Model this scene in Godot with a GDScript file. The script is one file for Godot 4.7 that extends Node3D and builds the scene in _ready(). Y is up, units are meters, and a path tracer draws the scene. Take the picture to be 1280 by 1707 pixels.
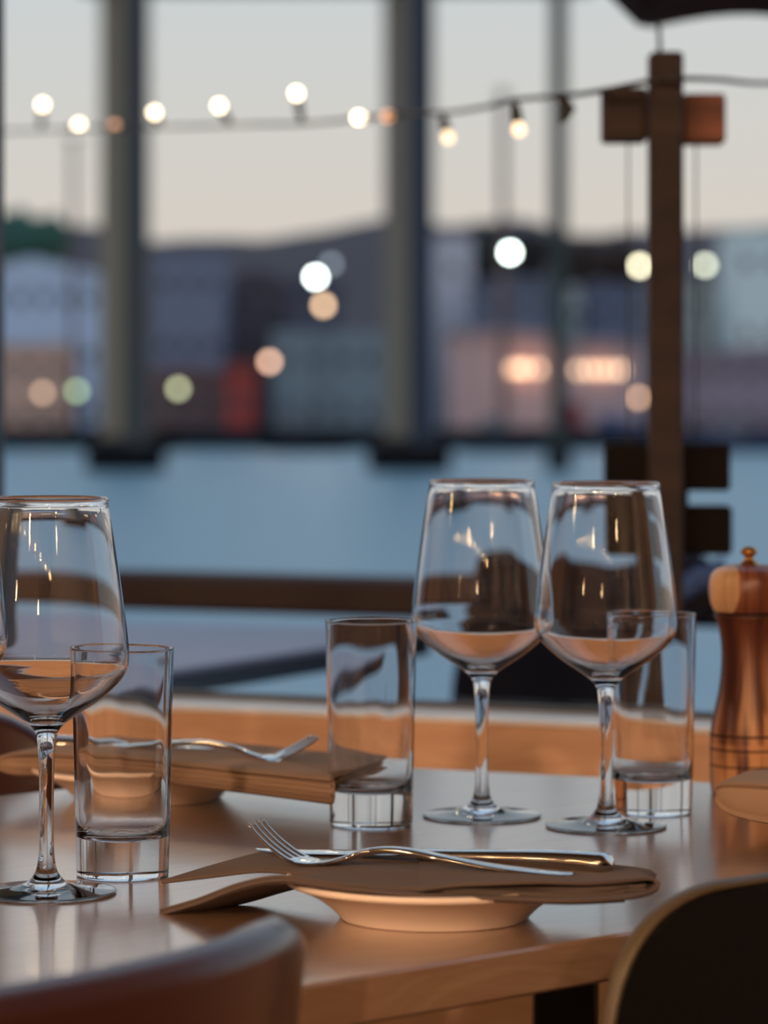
extends Node3D
# A restaurant table laid by a window over a harbour at dusk. y is up, metres; the lens looks along -z, its horizon at 635 px of 1707.

const F := 5600.0            # focal length in pixels of the 1280 x 1707 frame
const EYE_Y := 1.043
const HORIZON := 635.0
const TABLE_Y := 0.75
const ROOM_AT := Vector3(0, 0, -3.0)   # a point on the room face of the window wall
const ROOM_TURN := -23.27                # the window wall stands askew to the lens

var taken := {}
var M := {}
var rng := RandomNumberGenerator.new()


# ---------------------------------------------------------------- where things stand
func spot(px: float, py: float, d: float) -> Vector3:
	return Vector3((px - 640.0) * d / F, EYE_Y - (py - HORIZON) * d / F, -d)


func spots(list: Array) -> Array:
	var out := []
	for p in list:
		out.append(spot(p[0], p[1], p[2]))
	return out


func in_room(u: float, y: float, v: float) -> Vector3:
	return ROOM_AT + Basis(Vector3.UP, deg_to_rad(ROOM_TURN)) * Vector3(u, y, v)


# ---------------------------------------------------------------- nodes
func numbered(called: String) -> String:
	var n: int = taken.get(called, -1) + 1
	taken[called] = n
	return called if n == 0 else "%s_%03d" % [called, n]


func tag(o: Node3D, label: String, category := "", group := "", kind := "") -> Node3D:
	if label: o.set_meta("label", label)
	if category: o.set_meta("category", category)
	if group: o.set_meta("group", group)
	if kind: o.set_meta("kind", kind)
	return o


func thing(called: String, label: String, category: String, where := Vector3.ZERO, turn := 0.0, group := "") -> Node3D:
	var o := Node3D.new()
	o.name = numbered(called)
	add_child(o, true)
	o.position = where
	o.rotation.y = turn
	tag(o, label, category, group)
	return o


func put(called: String, mesh: Mesh, material: Material, parent: Node3D = null, where := Vector3.ZERO) -> MeshInstance3D:
	var o := MeshInstance3D.new()
	o.mesh = mesh
	o.material_override = material
	o.position = where
	if parent == null or parent == self:
		o.name = numbered(called)
		add_child(o, true)
	else:
		var n := called
		var k := 0
		while parent.has_node(n):
			k += 1
			n = "%s_%03d" % [called, k]
		o.name = n
		parent.add_child(o, true)
	return o


func copy(o: Node3D, label: String, where: Vector3) -> Node3D:
	var base: String = String(o.name).split("_0")[0]
	var c: Node3D = o.duplicate()
	c.name = numbered(base)
	add_child(c, true)
	c.position = where
	c.set_meta("label", label)
	return c


# ---------------------------------------------------------------- shapes
class Shape:
	var v := PackedVector3Array()
	var u := PackedVector2Array()
	var i := PackedInt32Array()

	func add(p: Vector3, uv := Vector2.ZERO) -> int:
		v.append(p)
		u.append(uv)
		return v.size() - 1

	func quad(a: int, b: int, c: int, d: int) -> void:
		i.append_array(PackedInt32Array([a, b, c, a, c, d]))

	func tri(a: int, b: int, c: int) -> void:
		i.append_array(PackedInt32Array([a, b, c]))


# Turns a closed shape outwards, smooths it where neighbours meet at less than the crease, and makes a mesh of it.
func commit(s: Shape, crease := 42.0, closed := true) -> ArrayMesh:
	var vol := 0.0
	for k in range(0, s.i.size(), 3):
		vol += s.v[s.i[k]].dot(s.v[s.i[k + 1]].cross(s.v[s.i[k + 2]]))
	var flip := closed and vol > 0.0
	var ids := PackedInt32Array()
	var seen := {}
	for p in s.v:
		var key := Vector3i((p * 200000.0).round())
		if not seen.has(key):
			seen[key] = seen.size()
		ids.append(seen[key])
	var faces := PackedVector3Array()
	var units := PackedVector3Array()
	var around := []
	around.resize(seen.size())
	var kept := PackedInt32Array()
	for k in range(0, s.i.size(), 3):
		var a := s.i[k]
		var b := s.i[k + 1]
		var c := s.i[k + 2]
		if flip:
			var t := b
			b = c
			c = t
		var n := (s.v[c] - s.v[a]).cross(s.v[b] - s.v[a])
		if n.length_squared() < 1e-22:
			continue
		var f := faces.size()
		faces.append(n)
		units.append(n.normalized())
		for q in [a, b, c]:
			kept.append(q)
			var id := ids[q]
			if around[id] == null:
				around[id] = []
			around[id].append(f)
	var limit := cos(deg_to_rad(crease))
	var pos := PackedVector3Array()
	var nor := PackedVector3Array()
	var uvs := PackedVector2Array()
	pos.resize(kept.size())
	nor.resize(kept.size())
	uvs.resize(kept.size())
	for k in kept.size():
		var f := k / 3
		var own := units[f]
		var n := Vector3.ZERO
		for g in around[ids[kept[k]]]:
			if units[g].dot(own) > limit:
				n += faces[g]
		pos[k] = s.v[kept[k]]
		nor[k] = n.normalized() if n.length_squared() > 0.0 else own
		uvs[k] = s.u[kept[k]]
	var arrays := []
	arrays.resize(Mesh.ARRAY_MAX)
	arrays[Mesh.ARRAY_VERTEX] = pos
	arrays[Mesh.ARRAY_NORMAL] = nor
	arrays[Mesh.ARRAY_TEX_UV] = uvs
	var m := ArrayMesh.new()
	m.add_surface_from_arrays(Mesh.PRIMITIVE_TRIANGLES, arrays)
	return m


# A curve through the points, n pieces to each step.
func curve3(p: Array, n: int) -> Array:
	var out := []
	for k in p.size() - 1:
		var a: Vector3 = p[maxi(k - 1, 0)]
		var b: Vector3 = p[k]
		var c: Vector3 = p[k + 1]
		var d: Vector3 = p[mini(k + 2, p.size() - 1)]
		for j in n:
			out.append(b.cubic_interpolate(c, a, d, float(j) / n))
	out.append(p[-1])
	return out


func curve2(p: Array, n: int) -> Array:
	var out := []
	for k in p.size() - 1:
		var a: Vector2 = p[maxi(k - 1, 0)]
		var b: Vector2 = p[k]
		var c: Vector2 = p[k + 1]
		var d: Vector2 = p[mini(k + 2, p.size() - 1)]
		for j in n:
			out.append(b.cubic_interpolate(c, a, d, float(j) / n))
	out.append(p[-1])
	return out


# n + 1 points evenly along a curve given as points
func resampled(p: Array, n: int) -> Array:
	var fine := curve3(p, 12)
	var at := PackedFloat32Array([0.0])
	for k in range(1, fine.size()):
		at.append(at[k - 1] + fine[k].distance_to(fine[k - 1]))
	var out := []
	var k := 1
	for j in n + 1:
		var want := at[-1] * j / n
		while k < fine.size() - 1 and at[k] < want:
			k += 1
		out.append(fine[k - 1].lerp(fine[k], clampf((want - at[k - 1]) / maxf(at[k] - at[k - 1], 1e-9), 0.0, 1.0)))
	return out


# Turns a profile of (radius, height) round the y axis; bend(angle, step, point) may return another radius.
func lathe(profile: Array, segs: int, closed := false, bend = null) -> Shape:
	var s := Shape.new()
	var n := profile.size()
	var far := 0.0
	for k in n:
		var p: Vector2 = profile[k]
		if k > 0:
			far += p.distance_to(profile[k - 1])
		for j in segs + 1:
			var a := TAU * j / segs
			var r := p.x
			if bend != null:
				r = bend.call(fmod(a, TAU), k, p)
			s.add(Vector3(cos(a) * r, p.y, sin(a) * r), Vector2(float(j) / segs, far))
	for k in (n if closed else n - 1):
		var q := (k + 1) % n
		for j in segs:
			s.quad(k * (segs + 1) + j, k * (segs + 1) + j + 1, q * (segs + 1) + j + 1, q * (segs + 1) + j)
	return s


# A bar along a path: across is the wide direction, half widths and half thicknesses per point, power > 2 squares the section.
func bar(path: Array, across: Vector3, w: Array, t: Array, segs := 14, power := 2.0, s: Shape = null) -> Shape:
	if s == null:
		s = Shape.new()
	var first := s.v.size()
	var n := path.size()
	for k in n:
		var along: Vector3 = (path[mini(k + 1, n - 1)] - path[maxi(k - 1, 0)]).normalized()
		var side := (across - along * across.dot(along)).normalized()
		var up := side.cross(along).normalized()
		for j in segs:
			var a := TAU * j / segs
			var c := cos(a)
			var q := sin(a)
			s.add(path[k] + side * (signf(c) * pow(absf(c), 2.0 / power) * w[k]) + up * (signf(q) * pow(absf(q), 2.0 / power) * t[k]), Vector2(float(j) / segs, float(k) / n))
	for k in n - 1:
		for j in segs:
			var a := first + k * segs + j
			var b := first + k * segs + (j + 1) % segs
			s.quad(a, b, b + segs, a + segs)
	for e in [0, n - 1]:
		var c := s.add(path[e])
		for j in segs:
			if e == 0:
				s.tri(c, first + (j + 1) % segs, first + j)
			else:
				s.tri(c, first + e * segs + j, first + e * segs + (j + 1) % segs)
	return s


func tube(path: Array, r: float, segs := 10, s: Shape = null) -> Shape:
	var across := Vector3(0.31, 0.17, 0.93)
	var along: Vector3 = (path[-1] - path[0]).normalized()
	if absf(along.dot(across.normalized())) > 0.8:
		across = Vector3(0.9, 0.3, 0.1)
	var w := []
	w.resize(path.size())
	w.fill(r)
	return bar(path, across, w, w, segs, 2.0, s)


# A box with its edges cut off.
func box(size: Vector3, cut := 0.0, at := Vector3.ZERO, s: Shape = null) -> Shape:
	if s == null:
		s = Shape.new()
	var h := size / 2.0
	cut = minf(cut, minf(h.x, minf(h.y, h.z)) * 0.9)
	var pts := []
	if cut <= 0.0:
		cut = 0.0
	# three vertices to each corner: one on each of its faces
	var id := {}
	for x in [-1, 1]:
		for y in [-1, 1]:
			for z in [-1, 1]:
				var c := Vector3(x * h.x, y * h.y, z * h.z)
				for axis in 3:
					var p := c
					for other in 3:
						if other != axis:
							p[other] -= signf(c[other]) * cut
					id[[x, y, z, axis]] = s.add(p + at, Vector2(p.x + p.z, p.y))
	for axis in 3:
		var b := (axis + 1) % 3
		var c := (axis + 2) % 3
		for sg in [-1, 1]:
			var ring := []
			for q in [[-1, -1], [1, -1], [1, 1], [-1, 1]]:
				var k := [0, 0, 0]
				k[axis] = sg
				k[b] = q[0]
				k[c] = q[1]
				ring.append(id[[k[0], k[1], k[2], axis]])
			if sg > 0:
				s.quad(ring[0], ring[1], ring[2], ring[3])
			else:
				s.quad(ring[3], ring[2], ring[1], ring[0])
	if cut > 0.0:
		for axis in 3:
			var b := (axis + 1) % 3
			var c := (axis + 2) % 3
			for sb in [-1, 1]:
				for sc in [-1, 1]:
					var lo := [0, 0, 0]
					var hi := [0, 0, 0]
					lo[axis] = -1
					hi[axis] = 1
					for k in [lo, hi]:
						k[b] = sb
						k[c] = sc
					var q := [id[[lo[0], lo[1], lo[2], b]], id[[hi[0], hi[1], hi[2], b]], id[[hi[0], hi[1], hi[2], c]], id[[lo[0], lo[1], lo[2], c]]]
					if sb * sc > 0:
						s.quad(q[3], q[2], q[1], q[0])
					else:
						s.quad(q[0], q[1], q[2], q[3])
		for x in [-1, 1]:
			for y in [-1, 1]:
				for z in [-1, 1]:
					if x * y * z > 0:
						s.tri(id[[x, y, z, 0]], id[[x, y, z, 1]], id[[x, y, z, 2]])
					else:
						s.tri(id[[x, y, z, 2]], id[[x, y, z, 1]], id[[x, y, z, 0]])
	return s


func box_mesh(size: Vector3, cut := 0.0) -> ArrayMesh:
	return commit(box(size, cut), 10.0)


# A polygon's corners rounded to radii.
func rounded(poly: Array, radii: Array, n := 8) -> Array:
	var out := []
	for k in poly.size():
		var p: Vector2 = poly[k]
		var a: Vector2 = (poly[k - 1] - p).normalized()
		var b: Vector2 = (poly[(k + 1) % poly.size()] - p).normalized()
		var r: float = radii[k]
		if r <= 0.0:
			out.append(p)
			continue
		var reach := r / tan(a.angle_to(b) / 2.0) if absf(a.angle_to(b)) > 0.01 else r
		reach = minf(absf(reach), 0.45 * minf(p.distance_to(poly[k - 1]), p.distance_to(poly[(k + 1) % poly.size()])))
		for j in n + 1:
			var t := float(j) / n
			out.append((p + a * reach).lerp(p, t).lerp(p.lerp(p + b * reach, t), t))
	return out


# A slab with the outline poly (x, z), from y0 to y1, its rims cut.
func slab(poly: Array, y0: float, y1: float, cut: float) -> Shape:
	var s := Shape.new()
	var n := poly.size()
	var area := 0.0
	for k in n:
		area += poly[k].cross(poly[(k + 1) % n])
	var inset := []
	for k in n:
		var a: Vector2 = (poly[k] - poly[k - 1]).normalized()
		var b: Vector2 = (poly[(k + 1) % n] - poly[k]).normalized()
		var inward := (a.orthogonal() + b.orthogonal()).normalized() * (-1.0 if area > 0.0 else 1.0)
		inset.append(poly[k] + inward * cut)
	var levels := [[inset, y0], [poly, y0 + cut], [poly, y1 - cut], [inset, y1]]
	for l in levels:
		for k in n:
			s.add(Vector3(l[0][k].x, l[1], l[0][k].y), l[0][k])
	for l in 3:
		for k in n:
			var q := (k + 1) % n
			s.quad(l * n + k, l * n + q, (l + 1) * n + q, (l + 1) * n + k)
	var t := Geometry2D.triangulate_polygon(PackedVector2Array(inset))
	var sg := signf((inset[t[1]] - inset[t[0]]).cross(inset[t[2]] - inset[t[0]])) * signf(area)
	for k in range(0, t.size(), 3):
		if sg > 0:
			s.tri(t[k], t[k + 2], t[k + 1])
			s.tri(3 * n + t[k], 3 * n + t[k + 1], 3 * n + t[k + 2])
		else:
			s.tri(t[k], t[k + 1], t[k + 2])
			s.tri(3 * n + t[k], 3 * n + t[k + 2], 3 * n + t[k + 1])
	return s


# A sheet of cloth, leather or the like: a grid of points with a thickness and round rims. rows: curves of equally many points.
func sheet(rows: Array, thick: float) -> Shape:
	var s := Shape.new()
	var nv := rows.size()
	var nu: int = rows[0].size()
	var nor := []
	for r in nv:
		var line := []
		for c in nu:
			var du: Vector3 = rows[r][mini(c + 1, nu - 1)] - rows[r][maxi(c - 1, 0)]
			var dv: Vector3 = rows[mini(r + 1, nv - 1)][c] - rows[maxi(r - 1, 0)][c]
			line.append(du.cross(dv).normalized())
		nor.append(line)
	var h := thick / 2.0
	for side in [1.0, -1.0]:
		for r in nv:
			for c in nu:
				s.add(rows[r][c] + nor[r][c] * h * side, Vector2(float(c) / (nu - 1), float(r) / (nv - 1)))
	for r in nv - 1:
		for c in nu - 1:
			var a := r * nu + c
			s.quad(a, a + 1, a + nu + 1, a + nu)
			a += nv * nu
			s.quad(a, a + nu, a + nu + 1, a + 1)
	# the rim, once round
	var rim := []
	for c in range(0, nu - 1): rim.append([0, c])
	for r in range(0, nv - 1): rim.append([r, nu - 1])
	for c in range(nu - 1, 0, -1): rim.append([nv - 1, c])
	for r in range(nv - 1, 0, -1): rim.append([r, 0])
	var mids := []
	for q in rim:
		var r: int = q[0]
		var c: int = q[1]
		var out := Vector3.ZERO
		if r == 0: out += (rows[0][c] - rows[1][c]).normalized()
		if r == nv - 1: out += (rows[r][c] - rows[r - 1][c]).normalized()
		if c == 0: out += (rows[r][0] - rows[r][1]).normalized()
		if c == nu - 1: out += (rows[r][c] - rows[r][c - 1]).normalized()
		out = out.normalized()
		var line := [r * nu + c]
		for a in [50.0, 0.0, -50.0]:
			line.append(s.add(rows[r][c] + out * h * cos(deg_to_rad(a)) + nor[r][c] * h * sin(deg_to_rad(a)), Vector2(float(c) / (nu - 1), float(r) / (nv - 1))))
		line.append(nv * nu + r * nu + c)
		mids.append(line)
	for k in mids.size():
		var a: Array = mids[k]
		var b: Array = mids[(k + 1) % mids.size()]
		for j in 4:
			s.quad(a[j], a[j + 1], b[j + 1], b[j])
	return s


# Rows between given curves, smooth across as well.
func between(curves: Array, nu: int, each: int) -> Array:
	var lines := []
	for c in curves:
		lines.append(resampled(c, nu))
	var rows := []
	var cols := []
	for k in nu + 1:
		var p := []
		for l in lines:
			p.append(l[k])
		cols.append(curve3(p, each))
	for r in cols[0].size():
		var row := []
		for k in nu + 1:
			row.append(cols[k][r])
		rows.append(row)
	return rows


func ball(r: float, rings := 10, segs := 16) -> SphereMesh:
	var m := SphereMesh.new()
	m.radius = r
	m.height = 2.0 * r
	m.rings = rings
	m.radial_segments = segs
	return m


# ---------------------------------------------------------------- materials
func mat(called: String, c: Color, rough: float, metal := 0.0, spec := 0.5) -> StandardMaterial3D:
	var m := StandardMaterial3D.new()
	m.resource_name = called
	m.albedo_color = c
	m.roughness = rough
	m.metallic = metal
	m.metallic_specular = spec
	M[called] = m
	return m


func rgb8(r: float, g: float, b: float) -> Color:
	return Color(r / 255.0, g / 255.0, b / 255.0)


func glow(called: String, c: Color, times: float) -> StandardMaterial3D:
	var m := mat(called, Color(0.9, 0.9, 0.9), 0.4)
	m.emission_enabled = true
	m.emission = c
	m.emission_energy_multiplier = times
	return m


func noise(freq: float, octaves := 3, sd := 1) -> FastNoiseLite:
	var n := FastNoiseLite.new()
	n.seed = sd
	n.frequency = freq
	n.fractal_octaves = octaves
	n.noise_type = FastNoiseLite.TYPE_SIMPLEX_SMOOTH
	return n


func tex(im: Image) -> ImageTexture:
	return ImageTexture.create_from_image(im)


# Straight grain along x: long streaks, fine pores. Returns [colour, height].
func grain(w: int, h: int, light: Color, dark: Color, sd: int, figure := 0.5) -> Array:
	var broad := noise(0.006, 3, sd)
	var fine := noise(0.05, 2, sd + 1)
	var pore := noise(0.35, 1, sd + 2)
	var a := Image.create_empty(w, h, false, Image.FORMAT_RGB8)
	var b := Image.create_empty(w, h, false, Image.FORMAT_RGB8)
	for y in h:
		for x in w:
			var warp := broad.get_noise_2d(x * 0.5, y * 1.2) * 26.0
			var line := fine.get_noise_2d(x * 0.06, (y + warp) * 2.2)
			var p := pore.get_noise_2d(x * 0.05, y * 1.4)
			var t := clampf(0.5 + figure * (0.7 * line + 0.5 * broad.get_noise_2d(x * 0.4, y * 2.0)) + 0.16 * p, 0.0, 1.0)
			a.set_pixel(x, y, dark.lerp(light, t))
			var q := clampf(0.5 + 0.3 * line + 0.45 * p, 0.0, 1.0)
			b.set_pixel(x, y, Color(q, q, q))
	return [tex(a), tex(b)]


# ---------------------------------------------------------------- the scene
func _ready() -> void:
	rng.seed = 7
	lens_and_sky()
	materials()
	room()
	outdoors()
	table_and_chairs()
	glassware()
	settings()


func lens_and_sky() -> void:
	var cam = Camera3D.new()
	cam.name = "camera"
	var at = CameraAttributesPhysical.new()
	at.frustum_focal_length = 78.7
	at.frustum_near = 0.05
	at.frustum_far = 3000.0
	at.frustum_focus_distance = 1.97
	at.exposure_aperture = 4.76
	cam.attributes = at
	cam.keep_aspect = Camera3D.KEEP_HEIGHT
	cam.projection = Camera3D.PROJECTION_FRUSTUM
	cam.near = 0.05
	cam.far = 3000.0
	cam.size = 0.05 * 1707.0 / F
	cam.frustum_offset = Vector2(0, -0.05 * (853.5 - HORIZON) / F)
	cam.position = Vector3(0, EYE_Y, 0)
	add_child(cam)
	cam.current = true

	var stops = [[-90.0, Color(0.16, 0.20, 0.24)], [-0.5, Color(0.40, 0.40, 0.40)], [0.0, Color(0.70, 0.61, 0.53)], [2.6, Color(0.69, 0.635, 0.57)], [4.4, Color(0.655, 0.645, 0.605)],
		[6.5, Color(0.61, 0.65, 0.655)], [10.0, Color(0.58, 0.65, 0.70)], [22.0, Color(0.47, 0.59, 0.70)], [45.0, Color(0.32, 0.49, 0.70)], [90.0, Color(0.22, 0.38, 0.62)]]
	var im = Image.create_empty(64, 512, false, Image.FORMAT_RGBF)
	for y in 512:
		var e = 90.0 - 180.0 * (y + 0.5) / 512.0
		var c: Color = stops[0][1]
		for k in stops.size() - 1:
			if e >= stops[k][0]:
				c = stops[k][1].lerp(stops[k + 1][1], clampf((e - stops[k][0]) / (stops[k + 1][0] - stops[k][0]), 0.0, 1.0))
		for x in 64:
			im.set_pixel(x, y, c)
	var pan = PanoramaSkyMaterial.new()
	pan.panorama = tex(im)
	var sky = Sky.new()
	sky.sky_material = pan
	var env = Environment.new()
	env.background_mode = Environment.BG_SKY
	env.sky = sky
	env.tonemap_mode = Environment.TONE_MAPPER_LINEAR
	env.tonemap_exposure = 1.0
	env.sdfgi_enabled = true
	env.ssao_enabled = true
	env.ssil_enabled = true
	var w = WorldEnvironment.new()
	w.name = "sky"
	w.environment = env
	add_child(w)

	# the room's lamps: bare warm bulbs on cords, above the frame and behind the lens
	M_lamps()
	for p in [[-2.7, 1.95, 3.6, 0.9], [2.9, 1.95, 3.6, 0.9], [-1.7, 2.05, 2.6, 0.5], [0.2, 1.80, 4.1, 2.6], [2.0, 2.05, 2.7, 0.5], [-1.0, 1.72, 4.9, 3.6], [1.4, 1.72, 4.9, 3.6]]:
		pendant(in_room(p[0], p[1], p[2]), p[3] * 0.88)
	fairy_lights()




func fairy_lights() -> void:
	var n = 0
	for row in [[4.3, 2.34], [5.5, 2.22]]:
		for k in 9:
			n += 1
			var u = -3.0 + 0.75 * k + (0.3 if row[0] > 5.0 else 0.0)
			var at = in_room(u, row[1] - 0.10 * sin(PI * (k + 0.5) / 9.0), row[0])
			var t = thing("fairy_light", "little warm bulb strung under the ceiling across the room", "string light", at, 0.0, "little bulbs under the ceiling")
			put("socket", commit(lathe([Vector2(0, 0.014), Vector2(0.007, 0.014), Vector2(0.006, 0.04), Vector2(0.003, 0.042), Vector2(0.003, 2.80 - at.y), Vector2(0, 2.80 - at.y)], 10)), M["black metal"], t)
			put("bulb", commit(lathe(curve2([Vector2(0, -0.016), Vector2(0.012, -0.011), Vector2(0.015, 0), Vector2(0.010, 0.012), Vector2(0, 0.014)], 3), 14), 80.0), M["fairy bulb"], t)
			var l = OmniLight3D.new()
			l.name = "light"
			l.light_color = Color(1.0, 0.83, 0.66)
			l.light_energy = 0.03
			l.light_size = 0.012
			l.omni_range = 30.0
			l.omni_attenuation = 2.0
			l.shadow_enabled = true
			t.add_child(l)


func M_lamps() -> void:
	glow("fairy bulb", Color(1.0, 0.80, 0.55), 420.0)
	glow("lamp bulb", Color(1.0, 0.84, 0.62), 110.0)
	mat("black metal", rgb8(22, 21, 21), 0.45)


var lamp_places := ["near the left wall of the room", "near the right wall of the room", "by the window on the left", "in the middle of the room", "by the window on the right", "at the back on the left", "at the back on the right"]


func pendant(at: Vector3, energy: float) -> void:
	var k: int = taken.get("pendant_lamp", -1) + 1
	var t = thing("pendant_lamp", "bare warm bulb on a black cord hanging " + lamp_places[k], "lamp", Vector3(at.x, at.y, at.z), 0.0, "pendant lamps of the dining room")
	put("cord", commit(tube([Vector3(0, 0.09, 0), Vector3(0, 2.80 - at.y, 0)], 0.004, 8)), M["black metal"], t)
	put("socket", commit(lathe([Vector2(0, 0.10), Vector2(0.014, 0.098), Vector2(0.019, 0.08), Vector2(0.019, 0.035), Vector2(0, 0.034)], 16)), M["black metal"], t)
	put("bulb", commit(lathe(curve2([Vector2(0, -0.045), Vector2(0.018, -0.041), Vector2(0.033, -0.024), Vector2(0.037, -0.004), Vector2(0.030, 0.014), Vector2(0.017, 0.034), Vector2(0, 0.035)], 3), 20), 80.0), M["lamp bulb"], t)
	var l = OmniLight3D.new()
	l.name = "light"
	l.light_color = Color(1.0, 0.83, 0.70)
	l.light_energy = energy
	l.light_size = 0.03
	l.omni_range = 30.0
	l.omni_attenuation = 2.0
	l.shadow_enabled = true
	t.add_child(l)


func materials() -> void:
	# oak of the table: fine straight grain under a clear varnish
	var g = grain(1024, 512, rgb8(214, 183, 152), rgb8(178, 140, 110), 11, 0.5)
	var oak = mat("varnished oak", Color(0.76, 0.73, 0.71), 0.3)
	oak.albedo_texture = g[0]
	oak.uv1_scale = Vector3(1.6, 3.2, 1)
	oak.uv1_offset = Vector3(0.2, 0.3, 0)
	oak.heightmap_enabled = true
	oak.heightmap_texture = g[1]
	oak.heightmap_scale = 0.003
	oak.metallic_specular = 0.5
	oak.clearcoat_enabled = true
	oak.clearcoat = 1.0
	oak.clearcoat_roughness = 0.14
	var edge: StandardMaterial3D = oak.duplicate()
	edge.resource_name = "oak edge"
	edge.roughness = 0.38
	edge.metallic_specular = 0.45
	M["oak edge"] = edge
	var panel = mat("oak panel", Color(0.98, 0.93, 0.90), 0.5)
	panel.albedo_texture = g[0]
	panel.uv1_triplanar = true
	panel.uv1_world_triplanar = true
	panel.uv1_scale = Vector3(1.3, 2.2, 1.3)
	var sill = mat("oiled sill", Color(0.98, 0.96, 0.94), 0.3)
	sill.clearcoat_enabled = true
	sill.clearcoat = 1.0
	sill.clearcoat_roughness = 0.12
	sill.albedo_texture = g[0]
	sill.uv1_triplanar = true
	sill.uv1_world_triplanar = true
	sill.uv1_scale = Vector3(1.3, 2.2, 1.3)
	mat("plaster", rgb8(84, 72, 64), 0.9)
	mat("ceiling paint", rgb8(62, 54, 48), 0.9)
	mat("floor wood", rgb8(104, 72, 50), 0.5)
	mat("navy frame", rgb8(38, 58, 78), 0.45)
	mat("gasket", rgb8(60, 62, 66), 0.6)
	# glass
	var glass = mat("clear glass", Color(1, 1, 1, 0.0), 0.0)
	glass.refraction_enabled = true
	glass.refraction_scale = 0.05
	var pane = mat("window glass", Color(0.2, 0.22, 0.22, 0.002), 0.0)
	pane.transparency = BaseMaterial3D.TRANSPARENCY_ALPHA
	pane.metallic_specular = 0.22
	# table ware
	var steel = mat("polished steel", rgb8(226, 223, 218), 0.07, 1.0)
	steel.metallic_specular = 0.5
	var ware = mat("glazed stoneware", rgb8(234, 213, 194), 0.28)
	ware.metallic_specular = 0.5
	var weave = Image.create_empty(256, 256, false, Image.FORMAT_RGB8)
	for y in 256:
		for x in 256:
			var q = 0.5 + 0.5 * sin(TAU * (x + y) / 8.0)
			var p = 0.5 + 0.5 * sin(TAU * (x - y) / 16.0)
			var t = 0.35 + 0.45 * q + 0.2 * p
			weave.set_pixel(x, y, Color(t, t, t))
	var cloth = mat("taupe cloth", rgb8(95, 81, 74), 0.95)
	cloth.rim_enabled = true
	cloth.rim = 0.35
	cloth.rim_tint = 0.7
	cloth.heightmap_enabled = true
	cloth.heightmap_texture = tex(weave)
	cloth.heightmap_scale = 0.02
	cloth.uv1_triplanar = true
	cloth.uv1_scale = Vector3(28, 28, 28)
	cloth.metallic_specular = 0.2
	var lit_cloth = cloth.duplicate()  # paler copy of the napkin cloth: stronger light put into the colour
	lit_cloth.resource_name = "lit cloth"
	lit_cloth.albedo_color = rgb8(154, 126, 104)
	M["lit cloth"] = lit_cloth
	# leather and frames of the chairs
	var lb = tex(noise_image(256, 0.05, 3, 5))
	var leather = mat("chestnut leather", rgb8(56, 24, 18), 0.36)
	leather.heightmap_enabled = true
	leather.heightmap_texture = lb
	leather.heightmap_scale = 0.02
	leather.clearcoat_enabled = true
	leather.clearcoat = 0.8
	leather.clearcoat_roughness = 0.28
	leather.uv1_triplanar = true
	leather.uv1_scale = Vector3(7, 7, 7)
	var dark = mat("black leather", rgb8(12, 11, 10), 0.6, 0.0, 0.3)
	dark.heightmap_enabled = true
	dark.heightmap_texture = lb
	dark.heightmap_scale = 0.02
	dark.uv1_triplanar = true
	dark.uv1_scale = Vector3(7, 7, 7)
	mat("lit edge", rgb8(86, 73, 53), 0.45)  # olive tone stands for the light on the edge of the black chair
	# pepper mill: an image wraps round; reddish heartwood with a pale sapwood patch on the head
	var mill = Image.create_empty(512, 512, false, Image.FORMAT_RGB8)
	var head = Image.create_empty(512, 256, false, Image.FORMAT_RGB8)
	var n1 = noise(0.012, 4, 31)
	var n2 = noise(0.08, 2, 32)
	for y in 512:
		for x in 512:
			var a = TAU * x / 512.0
			var c = Vector2(cos(a), sin(a)) * 60.0
			var st = n1.get_noise_3d(c.x * 1.7, c.y * 1.7, y * 0.16)
			var fi = n2.get_noise_3d(c.x * 1.3, c.y * 1.3, y * 0.05)
			var up = y / 512.0
			var heart = clampf((up - 0.42 + 0.30 * st) * 3.0, 0.0, 1.0)
			var k = rgb8(206, 146, 98).lerp(rgb8(112, 60, 40), heart)
			k = k.lerp(rgb8(70, 32, 23), clampf((0.02 if up < 0.36 else 0.30) + 1.7 * st + 0.6 * fi, 0.0, 0.85))
			mill.set_pixel(x, y, k)
			if y < 256:
				var h = rgb8(160, 96, 64).lerp(rgb8(112, 60, 42), clampf(0.5 + 1.2 * st + 0.6 * fi, 0.0, 1.0))
				var dx = (a - 2.62 + 0.04 * fi) / 0.74
				var dy = (y / 256.0 - 0.35) / 0.20
				if dx * dx + dy * dy < 1.0:
					h = rgb8(220, 176, 132).lerp(rgb8(204, 158, 114), clampf(0.5 + fi, 0.0, 1.0))
				head.set_pixel(x, y, h)
	var mw = mat("turned olive wood", Color(1, 1, 1), 0.4)
	mw.albedo_texture = tex(mill)
	mw.texture_repeat = true
	mw.uv1_scale = Vector3(1, 5.6, 1)
	var hw = mat("mill head wood", Color(1, 1, 1), 0.34)
	hw.albedo_texture = tex(head)
	hw.uv1_scale = Vector3(1, 8, 1)
	mat("burnt groove", rgb8(50, 24, 16), 0.7)
	mat("brass", rgb8(196, 140, 80), 0.28, 1.0)
	# outside
	var timber = grain(256, 128, rgb8(70, 54, 46), rgb8(36, 28, 25), 21, 0.7)
	var post = mat("brown timber", Color(0.85, 0.8, 0.8), 0.8)
	post.albedo_texture = timber[0]
	post.uv1_scale = Vector3(3, 3, 1)
	var red = mat("lit timber", Color(2.0, 1.6, 1.42), 0.8)  # brown timber with the light on the right block put into the colour
	red.albedo_texture = timber[0]
	red.uv1_scale = Vector3(3, 3, 1)
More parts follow.
